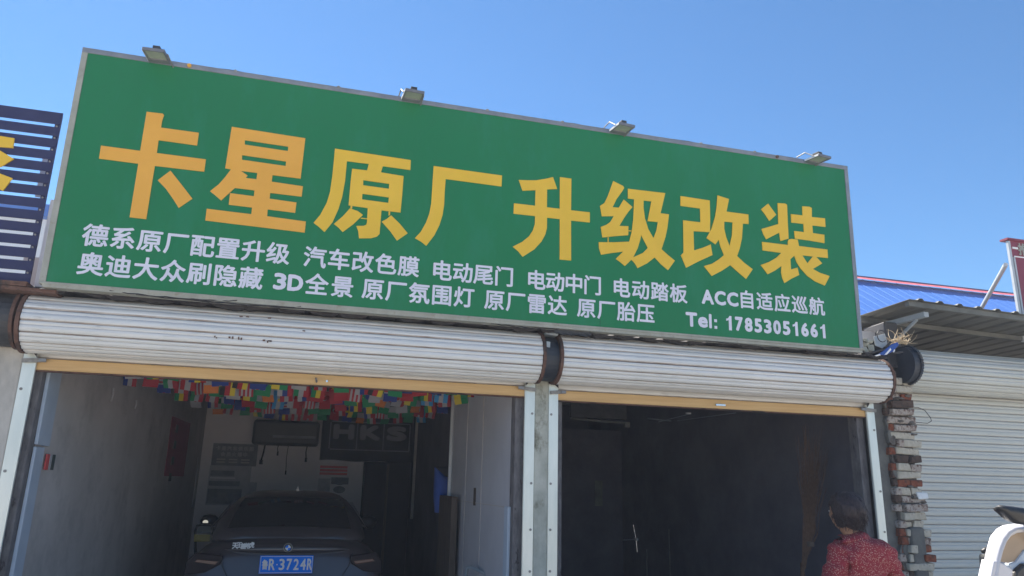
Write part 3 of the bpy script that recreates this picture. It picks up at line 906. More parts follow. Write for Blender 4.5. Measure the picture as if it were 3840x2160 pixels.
# floodlights ------------------------------------------------------
def floodlight(label, xc, yaw=0, first=None):
    z0_ = SZ + 1.575
    y0_ = SY - 0.05
    t = thing('floodlight', label, 'floodlight', (xc, y0_, z0_), 'floodlights clamped along the top of the green sign', (0, 0, yaw))
    # lamp head: thin tray pointing down, hinged at the sign top edge
    T = Matrix.Rotation(radians(3), 4, 'X')
    w, d, h = 0.068, 0.165, 0.022
    mb = MB()
    mb.box(-w, w, -d, -d + 0.012, 0, h, 'lamp_body', T)
    mb.box(-w, w, -0.045, 0.0, 0, h, 'lamp_body', T)
    mb.box(-w, -w + 0.010, -d + 0.0121, -0.0451, 0, h, 'lamp_body', T)
    mb.box(w - 0.010, w, -d + 0.0121, -0.0451, 0, h, 'lamp_body', T)
    mb.box(-w + .0101, w - .0101, -d + 0.0121, -0.0451, 0.014, h + 0.002, 'lamp_body', T)
    mb.obj('housing', None, t, bevel=0.002)
    mb = MB(); mb.box(-w + 0.0105, w - 0.0105, -d + 0.0125, -0.0455, 0.006, 0.010, 'x', T)
    mb.obj('glass', 'glass_lamp', t)
    mb = MB(); mb.box(-0.022, 0.022, -0.115, -0.05, h + 0.001, h + 0.045, 'x', T)
    for k in range(5):
        mb.box(-0.02, 0.02, -0.045 + k * 0.01, -0.042 + k * 0.01, h + 0.001, h + 0.018, 'x', T)
    mb.obj('driver_box', 'dark', t, bevel=0.001)
    mb = MB(); mb.tube([(-w - 0.006, -0.11, h / 2), (-w - 0.012, -0.03, h + 0.05), (-w - 0.012, 0.06, h + 0.045), (-w - 0.01, 0.07, 0.0)], 0.005, 6)
    mb.obj('bracket', 'steel', t)
    mb = MB(); mb.tube([(w + 0.006, -0.11, h / 2), (w + 0.010, 0.05, 0.0)], 0.005, 6)
    mb.obj('bracket', 'steel', t)
    mb = MB(); mb.box(w * -1 - 0.004, -w - 0.0008, -d + 0.01, -0.01, 0.004, h - 0.003, 'x', T)
    mb.obj('sunlit_side', 'white_paint', t)  # white strip paints the sunlight on the lamp's left side
    return t
floodlight('leftmost of the four floodlights, standing over the first orange character', -1.165, radians(-4))
floodlight('second floodlight from the left on the top edge of the green sign', 0.528, radians(3))
floodlight('third floodlight from the left on the top edge of the green sign', 2.155, radians(6))
floodlight('rightmost floodlight near the top right corner of the green sign', 3.925, radians(9))

# loose wires under the sign and the tangle at its right end
t = thing('loose_cables', 'black cables sagging along the bottom edge of the green sign', 'cable', (0, 4.95, 2.68))
def sag(x0, x1, z, drop, y, n=14):
    return [(x0 + (x1 - x0) * i / n, y + 0.004 * sin(i * 1.7), z - drop * 4 * (i / n) * (1 - i / n) + 0.003 * sin(i * 2.3)) for i in range(n + 1)]
for a in ((-1.25, -0.5, 2.70, .014, 4.935), (-0.9, -0.1, 2.695, .016, 4.94), (-1.1, 0.1, 2.69, .01, 4.945), (1.2, 1.72, 2.69, .012, 4.95), (2.9, 4.3, 2.685, .01, 4.95)):
    mb = MB(); mb.tube(sag(*a), 0.0035, 6)
    part(mb, 'cable', 'wire', t)
t = thing('cable_tangle', 'tangle of cables and shiny blue plastic in front of the dark chain wheel', 'tangle', (4.6, 5.0, 2.75))
P0 = [W(3230 + k * 22, 1318 + 6 * sin(k * 1.3), 4.97) for k in range(8)]
mb = MB(); mb.tube(P0, 0.008, 8)
part(mb, 'cable', 'wire', t)
def blade(pts, Y, key, parent, name, dz=0.012):
    q = [W(u, v, Y) for u, v in pts]
    mb = MB()
    n = len(q)
    back = [p + Vector((0, 0.01, 0)) for p in q]
    mb.add(q + back, [tuple(range(n)), tuple(range(2 * n - 1, n - 1, -1))] + [(k, (k + 1) % n, n + (k + 1) % n, n + k) for k in range(n)])
    return part(mb, name, key, parent, bevel=0.003)
blade([(3292, 1330), (3318, 1312), (3345, 1290), (3366, 1283), (3372, 1292), (3350, 1318), (3322, 1332)], 4.96, 'blue_plastic', t, 'plastic_shard')
blade([(3280, 1333), (3300, 1327), (3304, 1332), (3288, 1336)], 4.955, 'white', t, 'plastic_shard')
blade([(3318, 1330), (3340, 1304), (3343, 1312), (3326, 1330)], 4.955, 'white', t, 'plastic_shard')
blade([(3350, 1320), (3354, 1310), (3358, 1311), (3354, 1321)], 4.955, 'white', t, 'plastic_shard')
blade([(3278, 1262), (3322, 1250), (3328, 1290), (3310, 1306), (3284, 1296)], 5.02, 'grey_steel', t, 'meter_box')
mb = MB()
c0 = W(3300, 1262, 5.0)
mb.tube([c0 + Vector((0.045 * cos(a), -0.02, 0.05 * sin(a))) for a in [k * 2 * pi / 16 for k in range(15)]], 0.004, 6)
part(mb, 'cable', 'wire', t)
# brackets and rubble left of the wheel
mb = MB()
for k, (u, v) in enumerate([(3245, 1275), (3262, 1280), (3250, 1292), (3268, 1298), (3240, 1305), (3270, 1312), (3250, 1315)]):
    p = W(u, v, 5.03)
    mb.box(p.x - 0.03, p.x + 0.03, p.y, p.y + 0.06, p.z - 0.014, p.z + 0.014, jit=0.008)
part(mb, 'rubble', 'concrete', t, bevel=0.004)
t = thing('dried_root_tuft', 'tuft of pale dried roots and straw sticking up above the dark chain wheel', 'dried roots', tuple(W(3380, 1285, 5.05)))
mb = MB()
for k in range(34):
    u0_, v0_ = 3375 + random.uniform(-28, 30), 1282 + random.uniform(-9, 9)
    a = random.uniform(-0.3, pi + 0.3); Ln = random.uniform(14, 62)
    cv = random.uniform(-1.6, 1.6)
    pts = []
    u_, v_ = u0_, v0_
    for i in range(7):
        pts.append(W(u_, v_, 5.02 + 0.02 * sin(k + i)))
        u_ += cos(a) * Ln / 6; v_ -= sin(a) * Ln / 6
        a += cv / 6 * 1.4
    mb.tube(pts, [0.0028, 0.0025, .0022, .002, .0018, .0015, .001], 5)
part(mb, 'roots', 'straw', t)
mb = MB()
for k in range(10):
    p = W(3370 + random.uniform(-22, 30), 1280 + random.uniform(-5, 8), 5.04)
    mb.box(p.x - .025, p.x + .025, p.y - .006, p.y + .006, p.z - .007, p.z + .007, jit=.01)
part(mb, 'husk', 'straw', t)

# ------------------------------------------------------------------ LEFT NEIGHBOUR SIGN OF NAVY SLATS
t = thing('slatted_sign', 'navy slatted signboard with partly visible yellow characters at the left edge', 'signboard', (-2.6, 5.0, 2.72))
XSR = -1.712
z0_ = 2.715
ns = 14
pz = (3.872 - z0_) / ns
for k in range(ns):
    mb = MB()
    z = z0_ + k * pz
    mb.box(-4.6, XSR, 4.992, 5.0, z, z + pz * (0.73 if k < ns - 1 else 0.98))
    part(mb, 'slat', 'navy', t)
for xx in (-1.735, -2.9, -4.1):
    mb = MB(); mb.box(xx - 0.014, xx + 0.014, 5.002, 5.03, z0_, 3.865)
    part(mb, 'mounting_strip', 'navy', t)
for k in range(ns):
    mb = MB(); mb.disc((-1.735, 4.998, z0_ + k * pz + pz * 0.83), 0.006, 'y', 0.006, 8)
    part(mb, 'screw', 'steel', t)
# post behind the sign edge, blue footing
mb = MB(); mb.box(-1.715, -1.67, 5.08, 5.12, 2.72, 3.30)
post = part(mb, 'post', 'white_paint', t)
mb = MB(); mb.box(-1.80, -1.765, 5.06, 5.065, 3.30, 3.60)
part(mb, 'glass_strip', 'foam', t)
def Lp(pts):
    q = []
    for a, b in pts:
        p = W(a * .511, 360 + b * .511, 4.985)
        q.append((p.x, p.z))
    return q
for poly in ([(0, 295), (107, 312), (97, 382), (0, 375)], [(0, 402), (8, 405), (103, 463), (5, 522), (0, 521)], [(0, 570), (93, 605), (22, 697), (0, 685)]):
    q = Lp(poly)
    # carry the stroke on beyond the frame
    q = [q[0]] + q[1:-1] + [q[-1]]
    q = [(q[0][0] - 0.35, q[0][1] + 0.02)] + q + [(q[-1][0] - 0.35, q[-1][1] + 0.02)]
    mb = MB(); mb.prism(q, 4.980, 4.990)
    part(mb, 'character_stroke', 'yellow', t)

# far white building behind the left gap
t = thing('rear_white_building', 'white building with a blue roof edge seen through the navy slats', 'building', (-8, 14, 0))
pt = W(180, 800, 14)
mb = MB(); mb.box(pt.x - 14, pt.x + 1.0, 14, 20, 0, pt.z - 0.12)
part(mb, 'wall', 'white_paint', t)
mb = MB(); mb.box(pt.x - 14.2, pt.x + 1.1, 13.8, 20.2, pt.z - 0.12, pt.z + 0.10)
part(mb, 'roof', 'blue_roof', t)

# ------------------------------------------------------------------ RIGHT SIDE: blue roof, canopy, red sign
t = thing('blue_roof_building', 'shed behind with a bright blue sheet roof and pinkish red ridge cap', 'building', (16, 17, 0))
rA = W(3100, 1034, 13.0)
zr = rA.z
x0_, x1_ = rA.x - 6.0, 26.0
yr, ye, ze = 13.0, 9.4, zr - 2.55
mb = MB()
n = int((x1_ - x0_) / 0.30)
vs_ = []
for i in range(n + 1):
    xx = x0_ + i * 0.30
    for dx, dz in ((0.0, 0.0), (0.014, 0.010), (0.030, 0.010), (0.044, 0.0)):
        vs_ += [(xx + dx, yr, zr + dz), (xx + dx, ye, ze + dz)]
mb.add(vs_, [(2 * j, 2 * j + 2, 2 * j + 3, 2 * j + 1) for j in range(4 * (n + 1) - 1)])
part(mb, 'roof_sheet', 'blue_roof', t)
mb = MB(); mb.add([(x0_, yr, zr), (x1_, yr, zr), (x1_, yr + 3.6, ze), (x0_, yr + 3.6, ze)], [(0, 1, 2, 3)])
part(mb, 'rear_roof', 'blue_roof', t)
mb = MB()
nn = int((x1_ - x0_) / 1.1)
for i in range(nn):
    xa = x0_ + i * 1.1
    mb.add([(xa, yr - 0.22, zr - 0.055 - 0.012 * (i % 2)), (xa + 1.12, yr - 0.22, zr - 0.055 - 0.012 * ((i + 1) % 2)), (xa + 1.12, yr, zr + 0.06), (xa, yr, zr + 0.06)], [(0, 1, 2, 3)])
part(mb, 'ridge_cap', 'ridge_red', t)
mb = MB(); mb.box(x0_, x1_, yr - 0.005, yr + 0.03, zr + 0.055, zr + 0.085)
part(mb, 'ridge_edge', 'ridge_dark', t)
mb = MB(); mb.box(x0_ + .2, x1_ - .2, ye + 0.3, yr + 3.3, 0, ze - .05)
part(mb, 'wall', 'white_paint', t)

t = thing('sheet_canopy', 'weathered corrugated sheet canopy with grey steel arm above the closed grey shutter', 'canopy', (6.4, 5.3, 3.1))
pa = W(3410, 1121, 4.9)
cxa, cza = pa.x, pa.z
mb = MB()
vs_ = []
xx = cxa
X1 = 8.6
n = 0
pr = []
while xx < X1:
    pr += [(xx, 0.0), (xx + 0.085, 0.0), (xx + 0.105, 0.018), (xx + 0.135, 0.018), (xx + 0.155, 0.0)]
    xx += 0.205
def cz(xv, y):
    sl = (3.14 - 3.17) / (6.04 - 4.81)
    return cza + sl * (xv - cxa) + (y - 4.9) * -0.03
for (xv, dz) in pr:
    for y in (4.9, 6.75):
        vs_.append((xv, y, cz(xv, y) + dz - 0.0))
mb.add(vs_, [(2 * j, 2 * j + 2, 2 * j + 3, 2 * j + 1) for j in range(len(pr) - 1)])
o = part(mb, 'corrugated_sheet', 'canopy', t)
md = o.modifiers.new('solid', 'SOLIDIFY'); md.thickness = 0.004
mb = MB(); mb.add([(cxa + .02, 4.93, cz(cxa, 4.93) - .006), (X1, 4.93, cz(X1, 4.93) - .006), (X1, 4.93, cz(X1, 4.93) - .05), (cxa + .02, 4.93, cz(cxa, 4.93) - .05),
   (cxa + .02, 4.97, cz(cxa, 4.93) - .006), (X1, 4.97, cz(X1, 4.93) - .006), (X1, 4.97, cz(X1, 4.93) - .05), (cxa + .02, 4.97, cz(cxa, 4.93) - .05)],
   [(0, 1, 2, 3), (4, 7, 6, 5), (0, 4, 5, 1), (3, 2, 6, 7), (0, 3, 7, 4), (1, 5, 6, 2)])
part(mb, 'front_purlin', 'canopy', t)
mb = MB(); mb.add([(cxa + .02, 5.5, cz(cxa, 5.5) - .008), (X1, 5.5, cz(X1, 5.5) - .008), (X1, 5.5, cz(X1, 5.5) - .05), (cxa + .02, 5.5, cz(cxa, 5.5) - .05),
   (cxa + .02, 5.54, cz(cxa, 5.5) - .008), (X1, 5.54, cz(X1, 5.5) - .008), (X1, 5.54, cz(X1, 5.5) - .05), (cxa + .02, 5.54, cz(cxa, 5.5) - .05)],
   [(0, 1, 2, 3), (4, 7, 6, 5), (0, 4, 5, 1), (3, 2, 6, 7), (0, 3, 7, 4), (1, 5, 6, 2)])
part(mb, 'rear_purlin', 'canopy', t)
xa_ = 5.02
mb = MB(); mb.box(xa_, xa_ + 0.05, 4.975, 5.60, 3.055, 3.10)
part(mb, 'steel_arm', 'grey_steel', t, bevel=0.003)
mb = MB(); mb.tube([(xa_ + 0.02, 5.08, 3.05), (xa_ + 0.02, 5.56, 2.80)], 0.014, 8)
part(mb, 'strut', 'grey_steel', t)
mb = MB(); mb.box(4.85, 5.0, 5.25, 5.5, 2.63, 3.05, jit=0.02)
part(mb, 'support_stub', 'dark', t, bevel=0.01)

t = thing('red_sign', 'tall dark red sign on a white frame with a diagonal brace at the right edge', 'sign', (6.7, 5.5, 3.1))
def R_(u, v, Y=5.5):
    return W(u, v, Y)
a = R_(3775, 900); b = R_(3835, 1180)
xs_ = a.x
ztop = a.z
mb = MB(); mb.box(xs_ + 0.03, xs_ + 2.2, 5.50, 5.53, 3.12, ztop)
part(mb, 'panel', 'red_sign', t)
mb = MB(); mb.box(xs_ - 0.0, xs_ + 0.03, 5.49, 5.515, 3.05, ztop - 0.01)
part(mb, 'post', 'post_grey', t)
mb = MB(); mb.box(xs_ + 0.04, xs_ + 0.058, 5.485, 5.499, 3.05, ztop - 0.18)
part(mb, 'inner_trim', 'post_grey', t)
mb = MB(); mb.box(xs_ - 0.01, xs_ + 2.2, 5.48, 5.57, ztop, ztop + 0.02)
part(mb, 'top_cap', 'red_sign', t)
mb = MB(); mb.box(xs_ + 0.06, xs_ + 2.2, 5.493, 5.4995, ztop - 0.175, ztop - 0.163)
part(mb, 'white_line', 'white', t)
mb = MB(); mb.box(xs_ + 0.055, xs_ + 0.125, 5.493, 5.4995, ztop - 0.088, ztop - 0.068)
part(mb, 'white_line', 'white', t)
mb = MB(); put_glyph(mb, '推', xs_ + 0.19, ztop - 0.085, 0.135, 0.004, 5.494)
part(mb, 'lettering', 'frame_dirty', t)
p1 = Vector((xs_ + 0.01, 5.56, R_(3782, 985).z)); p2 = W(3678, 1160, 6.6)
mb = MB(); mb.tube([p1, p2], 0.022, 10)
part(mb, 'brace', 'post_grey', t)
p3 = Vector((xs_ + 0.01, 5.56, 3.1))
mb = MB(); mb.tube([p2 - Vector((0, 0, .05)), p2 - Vector((0, 0, 1.2))], 0.022, 8)
part(mb, 'brace', 'post_grey', t)

# ------------------------------------------------------------------ BUNTING
FC = {'R': (0.42, 0.030, 0.045), 'W': (0.42, 0.42, 0.45), 'B': (0.02, 0.05, 0.26), 'G': (0.015, 0.24, 0.10), 'Y': (0.70, 0.55, 0.05), 'K': (0.02, 0.02, 0.025), 'C': (0.05, 0.30, 0.60), 'O': (0.70, 0.22, 0.05)}
for k, c in FC.items():
    M['flag_' + k] = mat('flag_cloth_' + k.lower(), c, rough=0.85)
FWD, FHT = 0.130, 0.205
def flag_mesh(rects, emblems=(), ph=0.0):
    mb = MB()
    def yy(z): return 0.016 * sin(z * 26 + ph) + 0.006 * sin(z * 61 + ph * 2)
    for (x0, x1, z0, z1, c) in rects:
        n = 4
        vs_ = []
        for j in range(n + 1):
            z = -(z0 + (z1 - z0) * j / n) * FHT
            for x in (x0, x1):
                vs_.append(((x - .5) * FWD, yy(z) + 0.006 * (x - .5), z))
        mb.add(vs_, [(2 * j, 2 * j + 1, 2 * j + 3, 2 * j + 2) for j in range(n)], 'flag_' + c)
    for (poly, c, lay) in emblems:
        mb.add([((x - .5) * FWD, yy(-z * FHT) - 0.0012 * lay + 0.006 * (x - .5), -z * FHT) for x, z in poly], [tuple(range(len(poly)))], 'flag_' + c)
    return mb.mesh('flag')
def circ(cx_, cz_, r, n=12, a=1.0):
    return [(cx_ + r * cos(2 * pi * k / n), cz_ + r * a * sin(2 * pi * k / n)) for k in range(n)]
def star(cx_, cz_, r):
    return [(cx_ + (r if k % 2 == 0 else r * .4) * sin(pi * k / 5), cz_ - (r if k % 2 == 0 else r * .4) * cos(pi * k / 5) * .7) for k in range(10)]
def v3(a, b, c): return [(0, 1 / 3, 0, 1, a), (1 / 3, 2 / 3, 0, 1, b), (2 / 3, 1, 0, 1, c)]
def h3(a, b, c): return [(0, 1, 0, 1 / 3, a), (0, 1, 1 / 3, 2 / 3, b), (0, 1, 2 / 3, 1, c)]
FL = [
 flag_mesh(v3('B', 'W', 'R')), flag_mesh(v3('G', 'W', 'R'), ph=1), flag_mesh(v3('W', 'B', 'R'), ph=2), flag_mesh(v3('K', 'R', 'Y'), ph=1.5),
 flag_mesh(h3('G', 'W', 'O'), ph=.5), flag_mesh(v3('R', 'W', 'R')), flag_mesh(v3('C', 'W', 'C'), [(circ(.5, .5, .09), 'Y', 1)], 1),
 flag_mesh([(0, 1, 0, 1, 'G')], [([(.5, .10), (.90, .5), (.5, .90), (.10, .5)], 'Y', 1), (circ(.5, .5, .22, 14, .68), 'B', 2)], .3),
 flag_mesh([(0, 1, 0, 1, 'R')], [(star(.3, .22, .17), 'Y', 1), (star(.62, .12, .06), 'Y', 1), (star(.70, .26, .06), 'Y', 1)], .8),
 flag_mesh([(0, 1, 0, 1, 'R')], [(circ(.45, .4, .24, 14, .7), 'W', 1), (circ(.52, .38, .19, 14, .7), 'R', 2)], 2.2),
 flag_mesh([(0, 1, 0, 1, 'W')], [(circ(.5, .5, .28, 16, .68), 'R', 1)], 1.1),
 flag_mesh([(0, .3, 0, 1, 'R'), (.3, .7, 0, 1, 'W'), (.7, 1, 0, 1, 'R')], [(star(.5, .5, .2), 'R', 1)], .2),
 flag_mesh([(0, 1, 0, 1, 'B')], [([(.42, 0), (.58, 0), (.58, 1), (.42, 1)], 'R', 2), ([(0, .44), (1, .44), (1, .56), (0, .56)], 'R', 3), ([(.34, 0), (.66, 0), (.66, 1), (.34, 1)], 'W', 1), ([(0, .38), (1, .38), (1, .62), (0, .62)], 'W', 1.5), ([(0, 0), (.12, 0), (1, .93), (1, 1), (.88, 1), (0, .07)], 'W', .7), ([(.88, 0), (1, 0), (1, .07), (.12, 1), (0, 1), (0, .93)], 'W', .8)], .6),
 flag_mesh([(i / 7, (i + 1) / 7, 0, 1, 'R' if i % 2 == 0 else 'W') for i in range(7)], [([(.55, 0), (1, 0), (1, .42), (.55, .42)], 'B', 1)], 1.9),
 flag_mesh([(0, .5, 0, 1, 'Y'), (.5, 1, 0, 1, 'G')], ph=.9), flag_mesh(v3('B', 'Y', 'R'), ph=2.8), flag_mesh(v3('G', 'Y', 'R'), ph=.1),
 flag_mesh([(0, 1, 0, 1, 'G')], [(circ(.5, .45, .2, 14, .7), 'W', 1), (circ(.56, .43, .16, 14, .7), 'G', 2)], 1.3),
 flag_mesh([(0, 1, 0, 1, 'B')], [([(.40, 0), (.60, 0), (.60, 1), (.40, 1)], 'Y', 1), ([(0, .28), (1, .28), (1, .42), (0, .42)], 'Y', 1.5)], 1.7),
 flag_mesh([(0, 1, 0, 1, 'R')], [([(.40, 0), (.60, 0), (.60, 1), (.40, 1)], 'W', 1), ([(0, .28), (1, .28), (1, .42), (0, .42)], 'W', 1.5)], 2.7),
 flag_mesh([(0, .5, 0, 1, 'W'), (.5, 1, 0, 1, 'R')], ph=2.0), flag_mesh([(0, 1, 0, .5, 'R'), (0, 1, .5, 1, 'W')], ph=.4), flag_mesh(h3('K', 'W', 'G'), ph=.7), flag_mesh(h3('R', 'B', 'R'), ph=1.2),
]
rows = [(6.42, 2.525, -1.45, 1.48, 'nearest string of small world flags, half hidden by the tan shutter bar'),
        (7.02, 2.525, -1.58, 1.48, 'second nearest string of small world flags across the left room'),
        (7.72, 2.55, -1.42, 1.46, 'string of small world flags in front of the black wall unit, third from the door'),
        (8.50, 2.55, -1.38, 1.60, 'string of small world flags, fourth from the door'),
        (9.35, 2.56, -1.34, 1.62, 'string of small world flags, second from the back wall'),
        (10.25, 2.56, -1.20, 1.62, 'deepest string of small world flags just above the banner with three letters')]
for ri, (y, z, xa, xb, lab) in enumerate(rows):
    t = thing('flag_string', lab, 'bunting', ((xa + xb) / 2, y, z), 'strings of world flags under the garage ceiling')
    nfl = int((xb - xa) / 0.158)
    prev = []
    pts = []
    for i in range(nfl + 1):
        xx = xa + (xb - xa) * i / nfl
        pts.append((xx - (xa + xb) / 2, 0, 0.015 * sin(i * 0.9) + 0.03 * ((i / nfl - .5) ** 2) * 4 - 0.015))
    mb = MB(); mb.tube(pts, 0.002, 4)
    mb.obj('string', 'white', t)
    for i in range(nfl):
        xx, _, zz = pts[i]
        k = random.randrange(len(FL))
        while k in prev[-5:]: k = random.randrange(len(FL))
        if ri == 2 and i == 12: k = 7
        if ri == 1 and i == 14: k = 12
        prev.append(k)
        o = link('flag', FL[k], t, (xx + 0.079, random.uniform(-.015, .015), zz - 0.002))
        o.rotation_euler = (random.uniform(-.18, .18), random.uniform(-.14, .14), random.uniform(-.6, .6))

# ------------------------------------------------------------------ LEFT ROOM CONTENTS
YB = 11.9
def wall_rect(u0_, v0_, u1_, v1_, Y):
    a = W(u0_, v0_, Y); b = W(u1_, v1_, Y)
    return a.x, b.x, min(a.z, b.z), max(a.z, b.z)
# three letter banner
t = thing('black_banner', 'black cloth banner with the boxed white letters HKS on the back wall', 'banner', (1.0, 11.86, 1.87))
mb = MB()
n = 14
vs_ = []
for i in range(n + 1):
    xx = 0.25 + 1.54 * i / n
    for z in (2.78, 1.87 + 0.01 * sin(i)):
        vs_.append((xx, 11.85 + 0.008 * sin(i * 1.1), z))
mb.add(vs_, [(2 * j, 2 * j + 2, 2 * j + 3, 2 * j + 1) for j in range(n)])
part(mb, 'cloth', 'banner_black', t, smooth=True)
x0_, x1_, z0_, z1_ = 0.375, 1.60, 2.045, 2.45
mb = MB()
w = (x1_ - x0_) / 3
lw = 0.016
for i in range(4): mb.box(x0_ + i * w - lw / 2, x0_ + i * w + lw / 2, 11.826, 11.832, z0_, z1_)
mb.box(x0_ + lw, x1_, 11.820, 11.825, z0_ - lw, z0_); mb.box(x0_ + lw, x1_, 11.820, 11.825, z1_, z1_ + lw)
part(mb, 'printed_grid', 'banner_print', t)
mb = MB()
for i, ch in enumerate('HKS'):
    put_glyph(mb, ch, 0, 0, 1, 0.022, 11.828, box=(x0_ + i * w + 0.045, x0_ + (i + 1) * w - 0.045, z0_ + 0.145, z1_ - 0.03))
part(mb, 'lettering', 'banner_print', t)
# black wall unit with hoses
t = thing('wall_unit', 'wide black rounded wall unit with hanging hooks under the flags', 'wall unit', (-0.27, 11.6, 2.06))
mb = MB(); mb.box(-0.74, 0.21, 11.55, 11.88, 2.06, 2.42)
part(mb, 'casing', 'black', t, bevel=0.04)
mb = MB(); mb.box(-0.45, 0.16, 11.538, 11.548, 2.165, 2.20)
part(mb, 'trim_strip', 'grey_print', t)
for xx, ln, r in ((-0.55, .22, .012), (-0.36, .09, .006), (-0.22, .36, .005), (0.05, .17, .008)):
    mb = MB(); mb.tube([(xx, 11.62, 2.06), (xx - 0.01, 11.62, 2.06 - ln * .5), (xx - 0.03 * (r > .01), 11.62, 2.06 - ln)], r, 8)
    mb.tube([(xx - 0.03 * (r > .01), 11.62, 2.06 - ln), (xx - 0.03 * (r > .01), 11.62, 2.0 - ln)], r * 2.2, 8)
    part(mb, 'hanging_cable', 'black', t, smooth=True)
# club poster
t = thing('club_poster', 'tall faded grey poster headed with rows of Chinese characters left of the black wall unit', 'poster', (-0.97, 11.87, 1.2))
mb = MB(); mb.box(-1.29, -0.66, 11.885, 11.893, 1.75, 2.07)
part(mb, 'header', 'grey_print', t)
mb = MB(); mb.box(-1.30, -0.72, 11.886, 11.893, 1.19, 1.748)
part(mb, 'sheet', 'grey_light', t)
mb = MB()
for i, ch in enumerate('卡星汽车俱乐部'): put_glyph(mb, ch, -1.215 + i * 0.078, 2.0, 0.066, 0.003, 11.882)
for i, ch in enumerate('会员火爆中'): put_glyph(mb, ch, -1.14 + i * 0.078, 1.915, 0.066, 0.003, 11.882)
part(mb, 'lettering', 'grey_light', t)
mb = MB()
for i in range(3):
    for j in range(2): mb.box(-1.22 + i * .17, -1.10 + i * .17, 11.880, 11.884, 1.79 + j * .04, 1.81 + j * .04)
part(mb, 'small_print', 'wall_grey', t)
mb = MB(); mb.box(-1.28, -0.95, 11.880, 11.8855, 1.60, 1.68); mb.box(-1.285, -0.86, 11.880, 11.8855, 1.46, 1.53); mb.box(-1.29, -0.82, 11.880, 11.8855, 1.21, 1.42)
part(mb, 'printed_block', 'grey_print', t)
mb = MB(); mb.box(-1.28, -0.93, 11.879, 11.8855, 1.565, 1.582)
part(mb, 'printed_rule', 'wall_back', t)
mb = MB(); mb.box(-0.74, -0.62, 11.87, 11.89, 1.36, 1.52)
o = tag(mb.obj('paper_bag', 'grey_light', None, bevel=0.003), 'small pale crumpled paper hanging beside the foot of the grey poster', 'paper')
# red and white poster
t = thing('red_striped_poster', 'small white poster with three red stripes and two product pictures under the black banner', 'poster', (0.48, 11.87, 1.4))
mb = MB(); mb.box(0.24, 0.72, 11.885, 11.893, 1.37, 1.82)
part(mb, 'sheet', 'wall_back', t)
for k in range(3):
    mb = MB(); mb.box(0.27, 0.68, 11.880, 11.8845, 1.755 - k * 0.05, 1.79 - k * 0.05)
    part(mb, 'red_stripe', 'red_print', t)
mb = MB(); mb.box(0.26, 0.44, 11.880, 11.8845, 1.39, 1.60)
part(mb, 'picture', 'grey_light', t)
mb = MB(); mb.prism(circ(0.58, 1.56, 0.09, 14, .6), 11.880, 11.8845); mb.prism(circ(0.58, 1.44, 0.09, 14, .6), 11.880, 11.8845)
part(mb, 'picture', 'grey_print', t)
mb = MB(); mb.box(0.45, 0.71, 11.8815, 11.8848, 1.52, 1.62)
part(mb, 'picture', 'grey_print', t)
# vertical pole / door edge and dark cupboard
mb = MB(); mb.box(0.92, 1.60, 11.55, 11.88, 0, 1.86)
tag(mb.obj('dark_cupboard', 'banner_black', None, bevel=0.005), 'tall dark cupboard below the black banner in the left room', 'cupboard')
mb = MB(); mb.box(1.24, 1.275, 11.50, 11.53, 0.3, 1.84)
tag(mb.obj('brown_post', 'wood', None), 'thin brown wooden post in front of the dark cupboard', 'post')
mb = MB(); mb.box(1.62, 1.655, 11.35, 11.40, 1.05, 2.55)
tag(mb.obj('door_edge', 'wall_grey', None), 'narrow pale door edge at the right corner of the back wall', 'door edge')
# blue apron with dark jacket hung on the partition
t = thing('blue_work_clothes', 'bright blue work clothes hanging on the right wall of the left room', 'clothes', (1.44, 8.0, 1.3))
def cloth(pts, Y, key, name, parent, wav=0.015):
    q = [W(u, v, Y) for u, v in pts]
    # a rounded bundle: front face bulged
    n = len(q)
    c = sum(q, Vector()) / n
    mb = MB()
    mid = [p.lerp(c, .35) + Vector((0, -0.05 + random.uniform(-wav, wav), 0)) for p in q]
    back = [p + Vector((0, 0.05, 0)) for p in q]
    vs_ = q + mid + back + [c + Vector((0, -0.06, 0))]
    fs = []
    for k in range(n):
        k2 = (k + 1) % n
        fs += [(k, k2, n + k2, n + k), (2 * n + k, 2 * n + k2, k2, k), (n + k, n + k2, 3 * n)]
    fs.append(tuple(range(2 * n, 3 * n)))
    mb.add(vs_, fs)
    return part(mb, name, key, parent, smooth=True)
cloth([(1632, 1752), (1668, 1785), (1700, 1795), (1700, 1850), (1695, 1864), (1662, 1864), (1658, 1915), (1648, 1924), (1632, 1922), (1628, 1860), (1630, 1800)], 7.9, 'apron', 'jacket', t)
cloth([(1628, 1752), (1660, 1748), (1706, 1752), (1708, 1788), (1680, 1792), (1632, 1796)], 8.0, 'dark', 'dark_garment', t)
# dark board leaning on the partition
mb = MB()
q = [W(1700, 1885, 7.55), W(1733, 1858, 7.2), W(1735, 2160, 7.2), W(1690, 2160, 7.6)]
mb = MB(); mb.box(1.40, 1.46, 7.15, 7.8, 0, 1.46)
tag(mb.obj('leaning_board', 'wood', None, bevel=0.004), 'dark brown board standing against the right wall below the blue clothes', 'board')
mb = MB(); mb.tube([tuple(W(1748, 2160, 6.4)), tuple(W(1752, 2128, 6.4)), tuple(W(1768, 2126, 6.35)), tuple(W(1830, 2158, 6.1)), tuple(W(1850, 2230, 6.0))], 0.014, 8)
tag(mb.obj('grey_hoop', 'grey_steel', None, smooth=True), 'bent grey metal tube at the bottom of the right wall in the left room', 'metal tube')
mb = MB(); mb.box(1.492, 1.499, 6.55, 6.62, 1.40, 1.55)
tag(mb.obj('wall_mark', 'wood', None), 'small dark vertical fitting on the pale partition panels', 'fitting')
